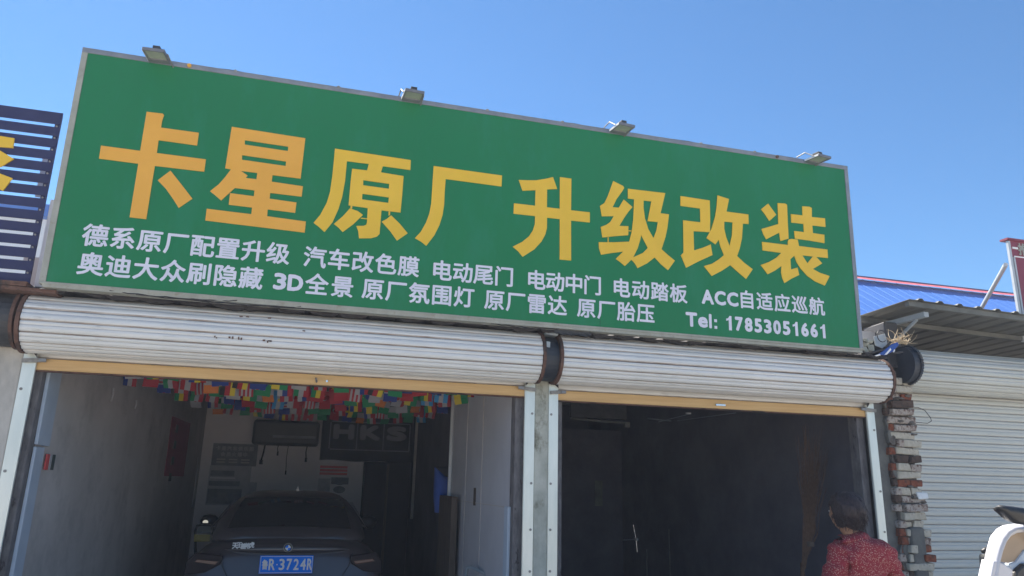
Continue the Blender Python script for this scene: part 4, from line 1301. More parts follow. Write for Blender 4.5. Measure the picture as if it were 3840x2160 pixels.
# red couplet banner on left wall
t = thing('red_wall_banner', 'dark red vertical banner with faint characters on the left wall', 'banner', (-1.45, 10.4, 1.6))
def WXp(u, v, X):
    d = ray(u, v)
    return CAMP + d * (X / d.x)
tl_, tr_, bl_ = W(636, 1560, 10.0), W(704, 1570, 11.3), W(615, 1785, 10.0)
xw = lambda y: -1.66 + (y - 5.36) * (0.22 / 6.54) + 0.008
def yat(u):
    # where the sight line of column u meets the sloping left wall
    lo_, hi_ = 5.4, 11.9
    for _ in range(40):
        m_ = (lo_ + hi_) / 2
        if W(u, 1700, m_).x < xw(m_): hi_ = m_
        else: lo_ = m_
    return lo_
y0_, y1_ = yat(628), yat(700)
zt = W(636, 1560, y0_).z; zb = W(612, 1785, y0_).z
mb = MB(); mb.add([(xw(y0_), y0_, zb), (xw(y1_), y1_, zb), (xw(y1_), y1_, zt), (xw(y0_), y0_, zt), (xw(y0_) - .006, y0_, zb), (xw(y1_) - .006, y1_, zb), (xw(y1_) - .006, y1_, zt), (xw(y0_) - .006, y0_, zt)], [(0, 1, 2, 3), (4, 7, 6, 5), (0, 4, 5, 1), (3, 2, 6, 7), (0, 3, 7, 4), (1, 5, 6, 2)])
part(mb, 'cloth', 'red_banner', t)
mb = MB()
for k in range(4):
    zc_ = zt - 0.12 - k * 0.19
    mb.box(xw(y0_) + 0.012, xw(y0_) + 0.016, y0_ + 0.25, y0_ + 0.42, zc_ - 0.05, zc_ + 0.04, jit=0.004)
part(mb, 'faint_character', 'wood', t)
# bottle shaped sticker near the door
p = yat(178)
t = thing('wall_sticker', 'small red and green rectangular sticker on the left wall near the door', 'sticker', (xw(5.9), 5.9, 1.6))
ys = yat(172); ye_ = yat(205)
zt2, zb2 = W(185, 1703, ys).z, W(178, 1762, ys).z
for (f0, f1, k) in ((0, .35, 'red_print'), (.35, .62, 'grey_light'), (.62, 1, 'teal_metal')):
    ya = ys + (ye_ - ys) * f0; yb = ys + (ye_ - ys) * f1
    mb = MB(); mb.box(xw(ya) + .002, xw(yb) + .010, ya, yb - .001, zb2, zt2)
    part(mb, 'printed_band', k, t)
for (u_a, v_a, v_b) in ((380, 1452, 1505), (476, 1500, 1530), (742, 1715, 1900)):
    ya = yat(u_a)
    za, zb_ = W(u_a, v_a, ya).z, W(u_a, v_b, ya).z
    mb = MB(); mb.tube([(xw(ya) + .012, ya, za), (xw(ya) + .016, ya + .01, (za + zb_) / 2), (xw(ya) + .012, ya, zb_)], .007, 6)
    tag(mb.obj('wall_conduit', 'grey_light', None), {380: 'short pale conduit high on the left wall near the door', 476: 'shorter pale conduit farther back on the left wall', 742: 'dark cable hanging in the rear corner of the left wall'}[u_a], 'conduit')
# folding trolley left of the car
t = thing('hand_trolley', 'folded hand trolley with a yellow tag left of the dark car', 'trolley', tuple(W(760, 2050, 8.6)))
hb = [W(733, 2160, 8.6), W(732, 1990, 8.6), W(740, 1972, 8.6), W(760, 1966, 8.6), W(785, 1966, 8.6), W(797, 1974, 8.6), W(799, 2010, 8.6), W(792, 2160, 8.6)]
mb = MB(); mb.tube(hb, 0.014, 8)
part(mb, 'frame', 'black', t, smooth=True)
q0 = W(732, 2003, 8.62); q1 = W(788, 2030, 8.62)
mb = MB(); mb.box(q0.x, q1.x, 8.57, 8.59, q1.z, q0.z)
part(mb, 'tag', 'sole_yellow', t)
q0 = W(738, 1972, 8.63); q1 = W(792, 1998, 8.63)
mb = MB(); mb.box(q0.x, q1.x, 8.60, 8.61, q1.z, q0.z)
part(mb, 'plate', 'teal_metal', t)

# ------------------------------------------------------------------ CAR
car = thing('parked_car', 'dark hatchback with a blue number plate parked nose-in inside the left garage', 'car', (-0.05, 9.6, 0))
CX = -0.05
def ring_mesh(sts, key, name, parent, sub=2, cap=True):
    # sts: list of (y, [(halfwidth, z)...]) from bottom centre up to top centre
    mb = MB()
    vs_ = []
    m = len(sts[0][1])
    for y, pr in sts:
        for (hw, z) in pr: vs_.append((CX - hw, y, z))
        for (hw, z) in reversed(pr): vs_.append((CX + hw, y, z))
    k = 2 * m
    fs = []
    for i in range(len(sts) - 1):
        for j in range(k):
            fs.append((i * k + j, i * k + (j + 1) % k, (i + 1) * k + (j + 1) % k, (i + 1) * k + j))
    if cap:
        fs.append(tuple(range(k))); fs.append(tuple((len(sts) - 1) * k + j for j in reversed(range(k))))
    mb.add(vs_, fs)
    o = part(mb, name, key, parent, smooth=True)
    if sub:
        md = o.modifiers.new('sub', 'SUBSURF'); md.levels = sub; md.render_levels = sub
    return o
body = ring_mesh([
 (7.46, [(.60, .32), (.74, .36), (.78, .50), (.76, .62), (.70, .68), (.3, .69)]),
 (7.48, [(.64, .22), (.82, .30), (.85, .50), (.84, .64), (.76, .72), (.3, .74)]),
 (7.52, [(.66, .20), (.86, .28), (.89, .50), (.88, .70), (.76, .90), (.3, .92)]),
 (7.58, [(.66, .20), (.88, .28), (.90, .52), (.89, .74), (.74, 1.02), (.3, 1.05)]),
 (7.80, [(.66, .19), (.89, .28), (.91, .54), (.90, .78), (.76, 1.04), (.3, 1.08)]),
 (8.6, [(.66, .18), (.89, .28), (.91, .54), (.89, .78), (.78, .99), (.3, 1.02)]),
 (10.2, [(.66, .18), (.89, .28), (.90, .54), (.88, .76), (.78, .96), (.3, .99)]),
 (11.0, [(.66, .19), (.88, .28), (.89, .52), (.86, .72), (.70, .87), (.3, .92)]),
 (11.55, [(.62, .22), (.80, .30), (.82, .48), (.78, .62), (.60, .72), (.3, .76)]),
 (11.76, [(.50, .30), (.62, .36), (.64, .46), (.60, .56), (.45, .62), (.2, .64)])], 'car', 'body', car, 2)
ring_mesh([
 (7.62, [(.70, .96), (.70, 1.03), (.62, 1.05), (.3, 1.06)]),
 (7.84, [(.74, .96), (.72, 1.06), (.66, 1.22), (.3, 1.25)]),
 (8.10, [(.76, .96), (.74, 1.08), (.60, 1.38), (.3, 1.42)]),
 (8.40, [(.77, .96), (.76, 1.08), (.56, 1.43), (.3, 1.462)]),
 (9.2, [(.77, .96), (.76, 1.06), (.57, 1.44), (.3, 1.475)]),
 (9.8, [(.77, .94), (.75, 1.04), (.55, 1.40), (.3, 1.43)]),
 (10.7, [(.74, .90), (.72, .97), (.62, .98), (.3, 1.0)])], 'car', 'roof_shell', car, 2)
# rear window: sits just proud of the shell
mb = MB()
gw = [(7.735, 1.115, .57), (7.83, 1.20, .545), (7.93, 1.275, .52), (8.03, 1.34, .495), (8.10, 1.378, .47)]
vs_ = []
for (y, z, hw) in gw:
    for k in range(9):
        f = -1 + k / 4
        vs_.append((CX + hw * f, y - 0.05 + 0.03 * f * f, z + 0.035 - 0.022 * f * f))
mb.add(vs_, [(i * 9 + k, i * 9 + k + 1, (i + 1) * 9 + k + 1, (i + 1) * 9 + k) for i in range(4) for k in range(8)])
part(mb, 'rear_window', 'glass_dark', car, smooth=True)
# side windows
for s in (-1, 1):
    mb = MB()
    mb.add([(CX + s * .768, 8.15, 1.10), (CX + s * .772, 9.9, 1.06), (CX + s * .64, 9.5, 1.33), (CX + s * .615, 8.5, 1.36)], [(0, 1, 2, 3)])
    part(mb, 'side_window', 'glass_dark', car)
# roof antenna fin, brake light
mb = MB(); mb.prism([(-.02, 0), (.02, 0), (.002, .05), (-.002, .05)], 8.5, 8.62, 'x', Matrix.Translation((CX + 0.03, 0, 1.465)))
part(mb, 'antenna_fin', 'car', car)
# trunk handle bar ridge
mb = MB()
n = 12
vs_ = []
for k in range(n + 1):
    f = -1 + 2 * k / n
    xx = CX + f * .56
    yb = 7.475 + 0.05 * f * f
    top = .985 - 0.03 * abs(f) ** 3
    bot = .925 + 0.03 * abs(f) ** 4
    vs_ += [(xx, yb + .03, top + .012), (xx, yb, top), (xx, yb - .004, (top + bot) / 2), (xx, yb + .004, bot), (xx, yb + .05, bot - .01)]
mb.add(vs_, [(5 * k + j, 5 * k + 5 + j, 5 * k + 6 + j, 5 * k + 1 + j) for k in range(n) for j in range(4)])
part(mb, 'boot_lid_trim', 'car', car, smooth=True)
for s_ in (-1, 1):
    mb = MB(); mb.tube([(CX + s_ * .585, 7.462, .93), (CX + s_ * .56, 7.448, .82), (CX + s_ * .50, 7.445, .72), (CX + s_ * .42, 7.44, .68)], .004, 6)
    part(mb, 'panel_gap', 'black', car)
    mb = MB(); mb.prism([(CX + s_ * a, b) for a, b in ((.60, .855), (.78, .875), (.80, .85), (.62, .825))], 7.478, 7.50)
    part(mb, 'lamp_lens', 'lamp_lens', car, bevel=.004)
# plate
pl = W(985, 2117, 7.44); prr = W(1162, 2117, 7.44)
pcx = (pl.x + prr.x) / 2; pcz = W(1073, 2117, 7.44).z
pw = 0.236; ph_ = 0.078
mb = MB(); mb.box(pcx - pw, pcx + pw, 7.440, 7.448, pcz - ph_, pcz + ph_)
plate = part(mb, 'number_plate', 'plate_blue', car, bevel=0.002)
mb = MB(); lw = .004
mb.box(pcx - pw + .006, pcx + pw - .006, 7.437, 7.4396, pcz + ph_ - .010, pcz + ph_ - .006)
mb.box(pcx - pw + .006, pcx + pw - .006, 7.437, 7.4396, pcz - ph_ + .006, pcz - ph_ + .010)
mb.box(pcx - pw + .006, pcx - pw + .010, 7.437, 7.4396, pcz - ph_ + .0105, pcz + ph_ - .0105)
mb.box(pcx + pw - .010, pcx + pw - .006, 7.437, 7.4396, pcz - ph_ + .0105, pcz + ph_ - .0105)
mb.disc((pcx - 0.083, 7.4375, pcz - .0), .006, 'y', .003, 10)
put_glyph(mb, '鲁', pcx - 0.188, pcz, 0.088, 0.0025, 7.4385, xs=0.62)
bxs = [(-.155, -.100), (-.066, -.016), (.000, .047), (.062, .110), (.122, .172), (.182, .228)]
for ch, (a, b) in zip('R3724R', bxs):
    put_glyph(mb, ch, 0, 0, 1, .0030, 7.4385, box=(pcx + a, pcx + b, pcz - .048, pcz + .050))
mb.obj('plate_characters', 'white', plate)
# round emblem
ec = W(1080, 2054, 7.455)
mb = MB(); mb.disc((ec.x, 7.462, ec.z), .041, 'y', .012, 28, 'steel')
mb.disc((ec.x, 7.4535, ec.z), .034, 'y', .004, 28, 'black')
for k in range(4):
    a0 = k * pi / 2
    pts = [(ec.x, ec.z)] + [(ec.x + .024 * cos(a0 + j * pi / 10), ec.z + .024 * sin(a0 + j * pi / 10)) for j in range(6)]
    mb.prism(pts, 7.4492, 7.4512, 'plate_blue' if k % 2 else 'white')
part(mb, 'round_emblem', None, car)
# sticker lettering on the left of the boot lid
mb = MB()
for i, ch in enumerate('天王盖地虎'):
    q = W(882 + i * 15.5, 2046, 7.46)
    put_glyph(mb, ch, q.x, q.z + .006 * sin(i * 2.0), 0.052 + 0.008 * (i == 0), 0.0022, 7.462, xs=.9)
part(mb, 'sticker_lettering', 'white', car)
# tail lamps
for s in (-1, 1):
    mb = MB()
    q = [(.56, .90), (.80, .93), (.865, .86), (.875, .74), (.70, .76), (.58, .83)]
    mb.prism([(CX + s * a, b) for a, b in q], 7.485, 7.56)
    part(mb, 'tail_lamp', 'tail', car, bevel=.01)
    mb = MB(); mb.box(CX + s * .80 - .045, CX + s * .80 + .045, 7.45, 7.48, .60, .625)
    part(mb, 'reflector', 'chrome', car)
# mirrors
for s in (-1, 1):
    c = Vector((CX + s * (0.93 if s < 0 else .90), 9.55, 1.095))
    mb = MB()
    mb.tube([c + Vector((-s * .11, .03, -.02)), c + Vector((-s * .05, .01, 0)), c, c + Vector((s * .06, .01, 0)), c + Vector((s * .085, .03, 0))], [.03, .066, .075, .062, .02], 12)
    mr = part(mb, 'wing_mirror', 'car', car, smooth=True)
    if s > 0: continue
    mb = MB(); mb.prism([(c.x + (.030 * cos(t_ * pi / 8)) - .03, c.z - .010 + .022 * sin(t_ * pi / 8)) for t_ in range(16)], c.y - .082, c.y - .070)
    mb.obj('mirror_glass', 'mirror_dim', mr)
# wheels
for s in (-1, 1):
    for y in (8.25, 10.9):
        mb = MB(); mb.tube([(CX + s * .68, y, .32), (CX + s * .88, y, .32)], .32, 28)
        w_ = part(mb, 'tyre', 'rubber', car, smooth=False)
        mb = MB(); mb.disc((CX + s * .885, y, .32), .20, 'x', .02, 24)
        mb.obj('rim', 'steel', w_)

# ------------------------------------------------------------------ RIGHT ROOM CONTENTS
t = thing('twig_broom', 'tall upright bundle of dry brown broom twigs inside the dark right garage', 'broom', (4.22, 5.75, 0))
mb = MB()
for k in range(150):
    a = random.uniform(0, 2 * pi); r0 = random.uniform(0, .022)
    topu = 3040 + random.gauss(0, 30); topv = random.uniform(1590, 1830)
    if random.random() < .25: topu = random.uniform(2985, 3110); topv = random.uniform(1640, 1800)
    p2 = W(topu, topv, 5.72 + random.uniform(-.06, .12))
    p1 = W(3036 + random.gauss(0, 10), random.uniform(1960, 2010), 5.72)
    p0_ = Vector((4.17 + r0 * cos(a), 5.72 + r0 * sin(a), .95))
    mid = p1.lerp(p2, .5) + Vector((random.gauss(0, .012), 0, 0))
    mb.tube([p0_, p1, mid, p2], [.003, .0032, .0026, .0012], 4)
o = part(mb, 'twigs', 'broom', t); o['kind'] = 'stuff'
mb = MB(); mb.tube([(4.10, 5.70, 0), (4.17, 5.72, 1.0)], .018, 10)
part(mb, 'handle', 'broom', t)
mb = MB(); mb.tube([tuple(W(3036, 2040, 5.72) + Vector((0, 0, dz))) for dz in (-.02, .02)], .036, 12)
part(mb, 'binding', 'wood', t)
# cross wrench hung on the dark wall
t = thing('cross_wrench', 'thin shiny four way wheel wrench hanging in the dark right garage', 'wrench', tuple(W(2385, 2022, 8.0)))
c_ = W(2385, 2022, 8.0)
mb = MB(); mb.tube([tuple(W(2375, 1968, 8.0)), tuple(c_), tuple(W(2390, 2070, 8.0))], .005, 8); mb.tube([tuple(W(2333, 2024, 8.0)), tuple(c_)], .007, 8)
part(mb, 'arms', 'bright', t)
mb = MB(); mb.tube([c_ - Vector((0, .03, 0)), c_ + Vector((0, .03, 0))], .018, 10)
part(mb, 'hub', 'steel', t)
# tube lamp (unlit), trim strips
a = W(2142, 1570, 8.2); b = W(2350, 1587, 8.2)
t = thing('tube_lamp', 'long thin unlit tube lamp near the top left of the dark right garage', 'tube lamp', tuple(a))
mb = MB(); mb.tube([a, b], .014, 10)
part(mb, 'tube', 'plaster_dark', t, smooth=True)
mb = MB(); mb.box(b.x - .03, b.x + .03, b.y - .03, b.y + .03, b.z - .05, b.z + .01)
part(mb, 'end_holder', 'plaster_dark', t)
mb = MB(); mb.box(a.x, b.x, a.y, a.y + .05, a.z + .02, 2.9)
part(mb, 'mount', 'dark', t)
a = W(2430, 1570, 8.4); b = W(2516, 1578, 8.4)
mb = MB(); mb.tube([a, b], .008, 8)
tag(mb.obj('short_conduit', 'grey_steel', None), 'short pale conduit under the dark ceiling right of the tube lamp', 'conduit')
q = W(2584, 1550, 7.2)
mb = MB(); mb.box(q.x - .025, q.x + .025, 7.2, 7.23, q.z - .008, q.z + .008)
tag(mb.obj('small_label', 'white_paint', None), 'tiny bright label under the ceiling of the dark right garage', 'label')
pa_, pb_ = W(2584, 1553, 7.2), W(2500, 1572, 7.6)
mb = MB(); mb.tube([W(2470, 1582, 7.9), W(2584, 1553, 7.2)], .004, 6); mb.tube([W(2540, 1578, 8.2), W(2760, 1548, 6.8)], .004, 6)
tag(mb.obj('ceiling_wire', 'grey_steel', None), 'thin sagging wire near the small bright label on the dark ceiling', 'wire')
a0, a1, b0, b1 = wall_rect(2231, 1802, 2260, 1898, 10.5)
mb = MB(); mb.box(a0, a1, 10.5, 10.51, b0, b1)
tag(mb.obj('paper_strip', 'plaster_dark', None), 'narrow vertical strip of grey paper in the dark right garage', 'paper strip')
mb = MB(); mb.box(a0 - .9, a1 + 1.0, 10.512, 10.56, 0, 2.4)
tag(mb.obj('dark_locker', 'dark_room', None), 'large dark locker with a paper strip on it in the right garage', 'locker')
q = W(2530, 1835, 9.5)
mb = MB(); mb.box(q.x - .015, q.x + .015, 9.5, 9.51, q.z - .035, q.z + .03)
tag(mb.obj('white_tag', 'grey_light', None), 'tiny white tag hanging in the middle of the dark right garage', 'tag')
for (u, v0_, v1_, lab) in ((2424, 2060, 2200, 'left one of two thin upright rods in the dark right garage'), (2508, 1985, 2200, 'right one of two thin upright rods in the dark right garage')):
    mb = MB(); p_ = W(u, v0_, 8.5); mb.tube([(p_.x, 8.5, 0), tuple(p_)], .006, 6)
    tag(mb.obj('upright_rod', 'plaster_dark', None), lab, 'rod', 'thin rods standing in the right garage')

# ------------------------------------------------------------------ PERSON
PX, PY = 3.50, 4.20
per = thing('person', 'person with short dark hair in a red floral shirt seen from behind', 'person', (PX, PY, 0))
def skin_mesh(pts, edges, radii, root, sub=2, name='body'):
    me = bpy.data.meshes.new(name)
    me.from_pydata([tuple(p) for p in pts], edges, [])
    o = bpy.data.objects.new(name, me)
    COL.objects.link(o)
    md = o.modifiers.new('skin', 'SKIN')
    md.use_smooth_shade = True
    lay = me.skin_vertices[0].data if me.skin_vertices else None
    if lay is None:
        bm = bmesh.new(); bm.from_mesh(me); bm.verts.layers.skin.verify(); bm.to_mesh(me); bm.free()
        lay = me.skin_vertices[0].data
    for i, r in enumerate(radii):
        lay[i].radius = r if isinstance(r, tuple) else (r, r)
        lay[i].use_root = (i == root)
    m2 = o.modifiers.new('sub', 'SUBSURF'); m2.levels = sub; m2.render_levels = sub
    out = bpy.data.meshes.new_from_object(o.evaluated_get(bpy.context.evaluated_depsgraph_get()))
    bpy.data.objects.remove(o)
    out.polygons.foreach_set('use_smooth', [True] * len(out.polygons))
    return out
# body: pelvis root, spine, head, arms with hands, legs with feet (local, facing +y, slightly turned left)
bp = [(0, 0, .88), (0, .0, 1.02), (0, .01, 1.16), (-.005, .01, 1.255), (-.03, .02, 1.315), (-.05, .03, 1.36), (-.065, .045, 1.43), (-.065, .05, 1.50),
      (-.150, .01, 1.205), (-.20, .02, 1.02), (-.205, .09, .82), (-.20, .12, .765),
      (.165, .0, 1.195), (.225, .0, 1.02), (.24, .06, .82), (.24, .09, .765),
      (-.085, 0, .82), (-.09, .01, .46), (-.09, -.01, .09), (-.10, .10, .035),
      (.085, 0, .82), (.09, .01, .46), (.09, -.01, .09), (.10, .10, .035)]
be = [(0, 1), (1, 2), (2, 3), (3, 4), (4, 5), (5, 6), (6, 7), (3, 8), (8, 9), (9, 10), (10, 11), (3, 12), (12, 13), (13, 14), (14, 15), (0, 16), (16, 17), (17, 18), (18, 19), (0, 20), (20, 21), (21, 22), (22, 23)]
br = [(.13, .095), (.11, .085), (.115, .08), (.085, .06), (.052, .052), (.052, .052), (.080, .088), (.070, .080),
      .040, .038, .030, .030, .040, .038, .030, .030, .085, .058, .040, .035, .085, .058, .040, .035]
o = link('body', skin_mesh(bp, be, br, 0), per)
o.data.materials.clear(); o.data.materials.append(M['skin'])
# fingers
for s, base_ in ((-1, (-.20, .12, .765)), (1, (.24, .09, .765))):
    for k in range(5):
        ang = (k - 2) * .016
        ln = (.06, .078, .084, .078, .058)[k]
        if k == 0:
            pts = [Vector(base_) + Vector((0, .02, -.01)), Vector(base_) + Vector((-s * .02, .045, -.03)), Vector(base_) + Vector((-s * .03, .055, -.06))]
        else:
            st = Vector(base_) + Vector((0, ang, -.03))
            pts = [st, st + Vector((0, .004, -ln * .5)), st + Vector((-s * .012, .008, -ln))]
        me = skin_mesh(pts, [(0, 1), (1, 2)], [.010, .009, .007], 0, 1, 'finger')
        me.materials.clear(); me.materials.append(M['skin'])
        link('finger', me, per)
# head: face, ears, nose as one sculpted mesh (turned to the left)
mb = MB()
def ellip(c, r, nu=24, nv=16, fn=None):
    vs_ = []
    for i in range(nv + 1):
        th = pi * i / nv
        for j in range(nu):
            ph = 2 * pi * j / nu
            p = Vector((r[0] * sin(th) * cos(ph), r[1] * sin(th) * sin(ph), r[2] * cos(th)))
            if fn: p = fn(p)
            vs_.append(Vector(c) + p)
    fs = [(i * nu + j, i * nu + (j + 1) % nu, (i + 1) * nu + (j + 1) % nu, (i + 1) * nu + j) for i in range(nv) for j in range(nu)]
    return vs_, fs
HC = Vector((-.06, .05, 1.455))
TURN = Matrix.Rotation(radians(16), 4, 'Z')
def face_fn(p):
    q = p.copy()
    # local: +y is forward
    if q.z < 0: q.x *= 1 + q.z * 1.6; q.y *= 1 + q.z * .6
    if q.y > .06:
        q.y += .022 * math.exp(-((q.x / .012) ** 2) - ((q.z + .012) / .022) ** 2)      # nose
        q.y -= .006 * math.exp(-(((abs(q.x) - .03) / .014) ** 2) - ((q.z - .012) / .012) ** 2)  # eye sockets
        q.y += .005 * math.exp(-((q.x / .022) ** 2) - ((q.z + .050) / .007) ** 2)      # lips
    return TURN.to_3x3() @ q
v_, f_ = ellip(HC, (.074, .092, .112), 32, 26, face_fn)
mb.add(v_, f_)
for s in (-1, 1):
    v_, f_ = ellip(HC + TURN.to_3x3() @ Vector((s * .077, .0, -.005)), (.010, .020, .032), 10, 8, lambda p: TURN.to_3x3() @ p)
    mb.add(v_, f_)
hd = mb.obj('head', 'skin', per, smooth=True)
for s in (-1, 1):
    mb = MB()
    v_, f_ = ellip(HC + TURN.to_3x3() @ Vector((s * .028, .079, .012)), (.011, .008, .007), 10, 8)
    mb.add(v_, f_)
    mb.obj('eye', 'white', hd, smooth=True)
# hair
mb = MB()
def hair_fn(p):
    q = p.copy()
    nz_ = sin(q.x * 70 + q.z * 40) * .005 + sin(q.y * 90 - q.z * 60) * .004 + sin(q.x * 160 + q.y * 130) * .0025 + sin(q.x * 260 - q.z * 90) * .0015
    q += q.normalized() * nz_
    if q.y > .035 and q.z < .035:      # keep the face free
        q.y = .035 + (q.y - .035) * .12
    if q.z < -.04: q.x *= .90; q.z *= .95
    return TURN.to_3x3() @ q
v_, f_ = ellip(HC + Vector((.010, -.020, .012)), (.118, .118, .128), 40, 30, hair_fn)
mb.add(v_, f_)
hr = mb.obj('hair', 'hair', per, smooth=True)
for k in range(700):
    th = random.uniform(.1, 2.4); ph = random.uniform(pi, 2 * pi) if random.random() < .8 else random.uniform(0, pi)
    n_ = Vector((sin(th) * cos(ph), sin(th) * sin(ph), cos(th)))
    p = HC + Vector((.010, -.020, .012)) + TURN.to_3x3() @ Vector((n_.x * .116, n_.y * .116, n_.z * .125))
    if (TURN.to_3x3().inverted() @ (p - HC)).y > .03 and n_.z < .35: continue
    tn = Vector((random.uniform(-.4, .4), random.uniform(-.3, .3), -1)).normalized()
    if k == 0: hb_ = MB()
    hb_.tube([p, p + tn * .02 + n_ * .004, p + tn * .042 + n_ * .003], [.0016, .0015, .0006], 4)
hs = hb_.obj('hair_strands', 'hair', hr)
hs['kind'] = 'stuff'
# shirt: slightly larger skin over the torso and upper arms
sp = [(0, 0, .80), (0, 0, .95), (0, .0, 1.10), (0.005, .0, 1.205), (-.015, .010, 1.275), (-.042, .028, 1.338),
      (-.145, .0, 1.215), (-.20, .01, 1.05), (-.21, .02, .97), (.165, -.01, 1.205), (.228, -.005, 1.05), (.24, 0, .97)]
se = [(0, 1), (1, 2), (2, 3), (3, 4), (4, 5), (3, 6), (6, 7), (7, 8), (3, 9), (9, 10), (10, 11)]
sr = [(.20, .15), (.185, .14), (.185, .135), (.170, .120), (.115, .095), (.070, .070), .090, .072, .066, .090, .072, .066]
me = skin_mesh(sp, se, sr, 0, 3, 'shirt')
# folds
for v in me.vertices:
    c = v.co
    d = .006 + .009 * sin(c.x * 30 + c.z * 22) * sin(c.z * 14 + 2) + .005 * sin(c.x * 60 - c.z * 55) + .004 * sin(c.x * 20 + c.z * 95)
    if c.y < 0: d -= .008 * math.exp(-((c.x - .02 - (1.2 - c.z) * .25) / .008) ** 2)
    c += v.normal * d
me.materials.clear(); me.materials.append(M['shirt'])
link('shirt', me, per)
me = skin_mesh([(0, 0, .86), (-.09, 0, .78), (-.092, .01, .45), (-.092, 0, .10), (.09, 0, .78), (.092, .01, .45), (.092, 0, .10)], [(0, 1), (1, 2), (2, 3), (0, 4), (4, 5), (5, 6)], [(.15, .12), .10, .078, .062, .10, .078, .062], 0, 2, 'trousers')
me.materials.clear(); me.materials.append(M['trousers'])
link('trousers', me, per)
for s in (-1, 1):
    mb = MB()
    v_, f_ = ellip((s * .095, .06, .045), (.048, .13, .044), 16, 10)
    mb.add(v_, f_)
    mb.obj('shoe', 'black', per, smooth=True)

# ------------------------------------------------------------------ ELECTRIC SCOOTER at right edge
sc = thing('electric_scooter', 'white electric scooter cowl with tan inner panel and black mirror in the lower right corner', 'scooter', (3.2, 2.7, 0))
YS = 2.60
rim = [(3712, 2240), (3718, 2190), (3724, 2150), (3731, 2095), (3740, 2055), (3754, 2015), (3774, 1987), (3800, 1972), (3840, 1966), (3900, 1966), (3950, 1980), (3985, 2020), (4000, 2070), (4010, 2150)]
pts = [W(u, v, YS) + Vector((0, .0, 0)) for u, v in rim]
mb = MB()
inner = []
cc = W(3860, 2100, YS)
vs_ = []
for p in pts:
    d = (cc - p); d.y = 0; d.normalize()
    vs_ += [p + Vector((0, .05, 0)), p + Vector((0, -.0, 0)) + d * .004, p + d * .016 + Vector((0, -.014, 0)), p + d * .032 + Vector((0, .0, 0)), p + d * .036 + Vector((0, .03, 0))]
k = 5
fs = [(i * k + j, i * k + j + 1, (i + 1) * k + j + 1, (i + 1) * k + j) for i in range(len(pts) - 1) for j in range(k - 1)]
mb.add(vs_, fs)
part(mb, 'cowl_rim', 'scooter_white', sc, smooth=True)
# inner tan panel
inn = []
for p in pts[3:12]:
    d = (cc - p); d.y = 0; d.normalize()
    inn.append(p + d * .034 + Vector((0, .03, 0)))
low = [W(u, v, YS + .03) for u, v in ((3960, 2070), (3900, 2050), (3850, 2055), (3825, 2080), (3805, 2105), (3780, 2112), (3750, 2105))]
mb = MB(); mb.add(inn + low, [tuple(range(len(inn) + len(low)))])
part(mb, 'inner_panel', 'scooter_tan', sc)
# lower white panel
mb = MB()
q = [W(u, v, YS - .005) for u, v in ((3728, 2102), (3762, 2112), (3800, 2136), (3798, 2165), (3790, 2260), (3700, 2260), (3716, 2160))]
n = len(q)
mb.add(q + [p + Vector((0, .06, 0)) for p in q], [tuple(range(n))] + [(i, (i + 1) % n, n + (i + 1) % n, n + i) for i in range(n)])
part(mb, 'leg_shield', 'scooter_white', sc, bevel=.006)
mb = MB()
q = [W(u, v, YS + .02) for u, v in ((3785, 2116), (3812, 2106), (3845, 2062), (3960, 2075), (3990, 2200), (3960, 2260), (3830, 2260), (3802, 2160))]
n = len(q)
mb.add(q + [p + Vector((0, .06, 0)) for p in q], [tuple(range(n))] + [(i, (i + 1) % n, n + (i + 1) % n, n + i) for i in range(n)])
part(mb, 'grey_shield', 'foam', sc, bevel=.008)
mb = MB()
q = [W(u, v, YS + .0) for u, v in ((3812, 2140), (3840, 2115), (3930, 2110), (3950, 2250), (3800, 2260), (3806, 2170))]
n = len(q)
mb.add(q + [p + Vector((0, .05, 0)) for p in q], [tuple(range(n))] + [(i, (i + 1) % n, n + (i + 1) % n, n + i) for i in range(n)])
part(mb, 'dark_recess', 'black', sc, bevel=.01)
# mirror
mb = MB()
mp = [(3740, 1899), (3748, 1894), (3772, 1896), (3800, 1899), (3845, 1906), (3900, 1916), (3935, 1935), (3925, 1962), (3880, 1972), (3835, 1968), (3808, 1964), (3790, 1950), (3762, 1925), (3746, 1912)]
q = [W(u, v, YS - .12) for u, v in mp]
n = len(q)
c = sum(q, Vector()) / n
vs_ = q + [p.lerp(c, .25) + Vector((0, -.02, 0)) for p in q] + [p.lerp(c, .3) + Vector((0, .05, 0)) for p in q]
fs = [(i, (i + 1) % n, n + (i + 1) % n, n + i) for i in range(n)] + [(2 * n + i, 2 * n + (i + 1) % n, (i + 1) % n, i) for i in range(n)] + [tuple(range(n, 2 * n)), tuple(range(3 * n - 1, 2 * n - 1, -1))]
mb.add(vs_, fs)
part(mb, 'mirror', 'black', sc, smooth=True)
mb = MB(); mb.tube([c, W(3870, 2010, YS), W(3860, 2080, YS + .05)], .008, 8)
part(mb, 'mirror_stem', 'black', sc)
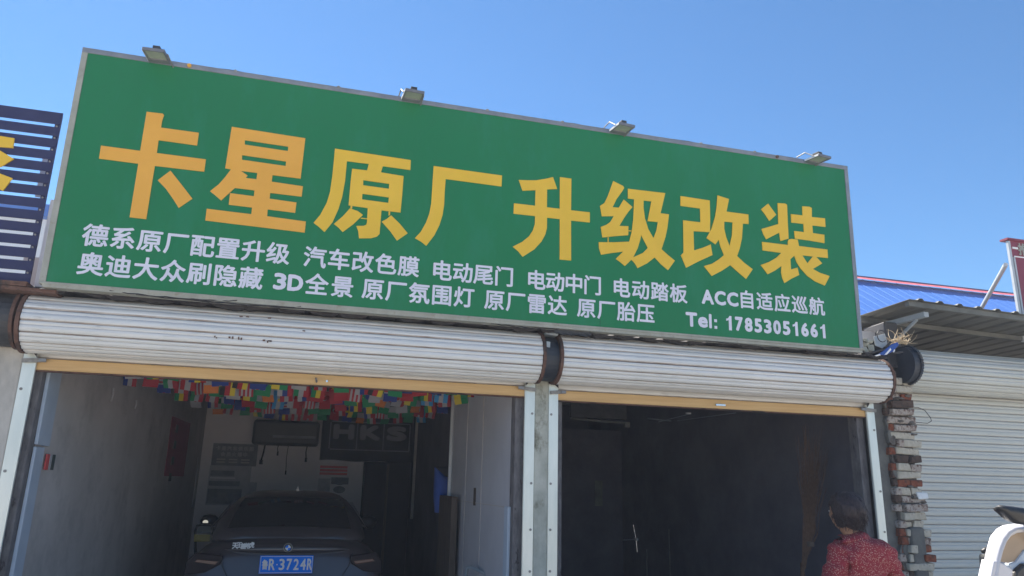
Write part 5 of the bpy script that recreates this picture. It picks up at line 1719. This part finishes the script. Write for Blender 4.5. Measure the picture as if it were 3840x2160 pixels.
# handlebar end and lever seen left of the cowl
mb = MB(); mb.tube([W(3684, 2068, YS + .1), W(3700, 2064, YS + .1), W(3740, 2062, YS + .1), W(3900, 2062, YS + .1)], [.008, .015, .016, .014], 10)
mb.tube([W(3728, 2062, YS + .1), W(3733, 2045, YS + .1), W(3730, 2034, YS + .1)], [.010, .009, .010], 8)
part(mb, 'handlebar', 'black', sc, smooth=True)
mb = MB()
q = [W(u, v, YS + .14) for u, v in ((3692, 2080), (3735, 2078), (3730, 2180), (3700, 2170))]
mb.add(q + [p + Vector((0, .03, 0)) for p in q], [(0, 1, 2, 3), (0, 4, 5, 1), (3, 2, 6, 7), (0, 3, 7, 4), (1, 5, 6, 2)])
part(mb, 'hand_guard', 'plaster_dark', sc, bevel=.01)
# hidden lower half: body, seat, wheels
sx = W(3860, 2160, YS).x
mb = MB(); mb.box(sx - .12, sx + .12, YS, YS + 1.15, .30, .38); part(mb, 'footboard', 'scooter_white', sc, bevel=.03)
mb = MB(); mb.box(sx - .13, sx + .13, YS + .55, YS + 1.3, .38, .70); part(mb, 'rear_body', 'scooter_white', sc, bevel=.06)
mb = MB(); mb.box(sx - .14, sx + .14, YS + .5, YS + 1.3, .705, .78); part(mb, 'seat', 'black', sc, bevel=.03)
mb = MB(); mb.tube([(sx, YS - .07, .25), (sx, YS + .05, 1.05)], .03, 10); part(mb, 'steering_column', 'steel', sc)
for y in (YS - .09, YS + 1.15):
    mb = MB(); mb.tube([(sx - .045, y, .22), (sx + .045, y, .22)], .22, 28)
    w_ = part(mb, 'wheel', 'rubber', sc)

# ------------------------------------------------------------------ added volume that lifts the blacks like veiling lens glare
mb = MB(); mb.box(-305, 305, -305, 305, -1.0, 7.6)
hz = mb.obj('glare_veil', 'white')
hm = bpy.data.materials.new('glare_veil_volume')
hm.use_nodes = True
hn = hm.node_tree
for n_ in list(hn.nodes):
    if n_.type != 'OUTPUT_MATERIAL': hn.nodes.remove(n_)
pv = hn.nodes.new('ShaderNodeVolumePrincipled')
pv.inputs['Color'].default_value = (0.70, 0.80, 1.0, 1)
pv.inputs['Density'].default_value = 0.0034
pv.inputs['Anisotropy'].default_value = 0.2
hn.links.new(pv.outputs[0], [n_ for n_ in hn.nodes if n_.type == 'OUTPUT_MATERIAL'][0].inputs['Volume'])
hz.data.materials.clear()
hz.data.materials.append(hm)
hz['kind'] = 'stuff'
hz['label'] = 'thin added volume imitating a pale lens glare over the shop'
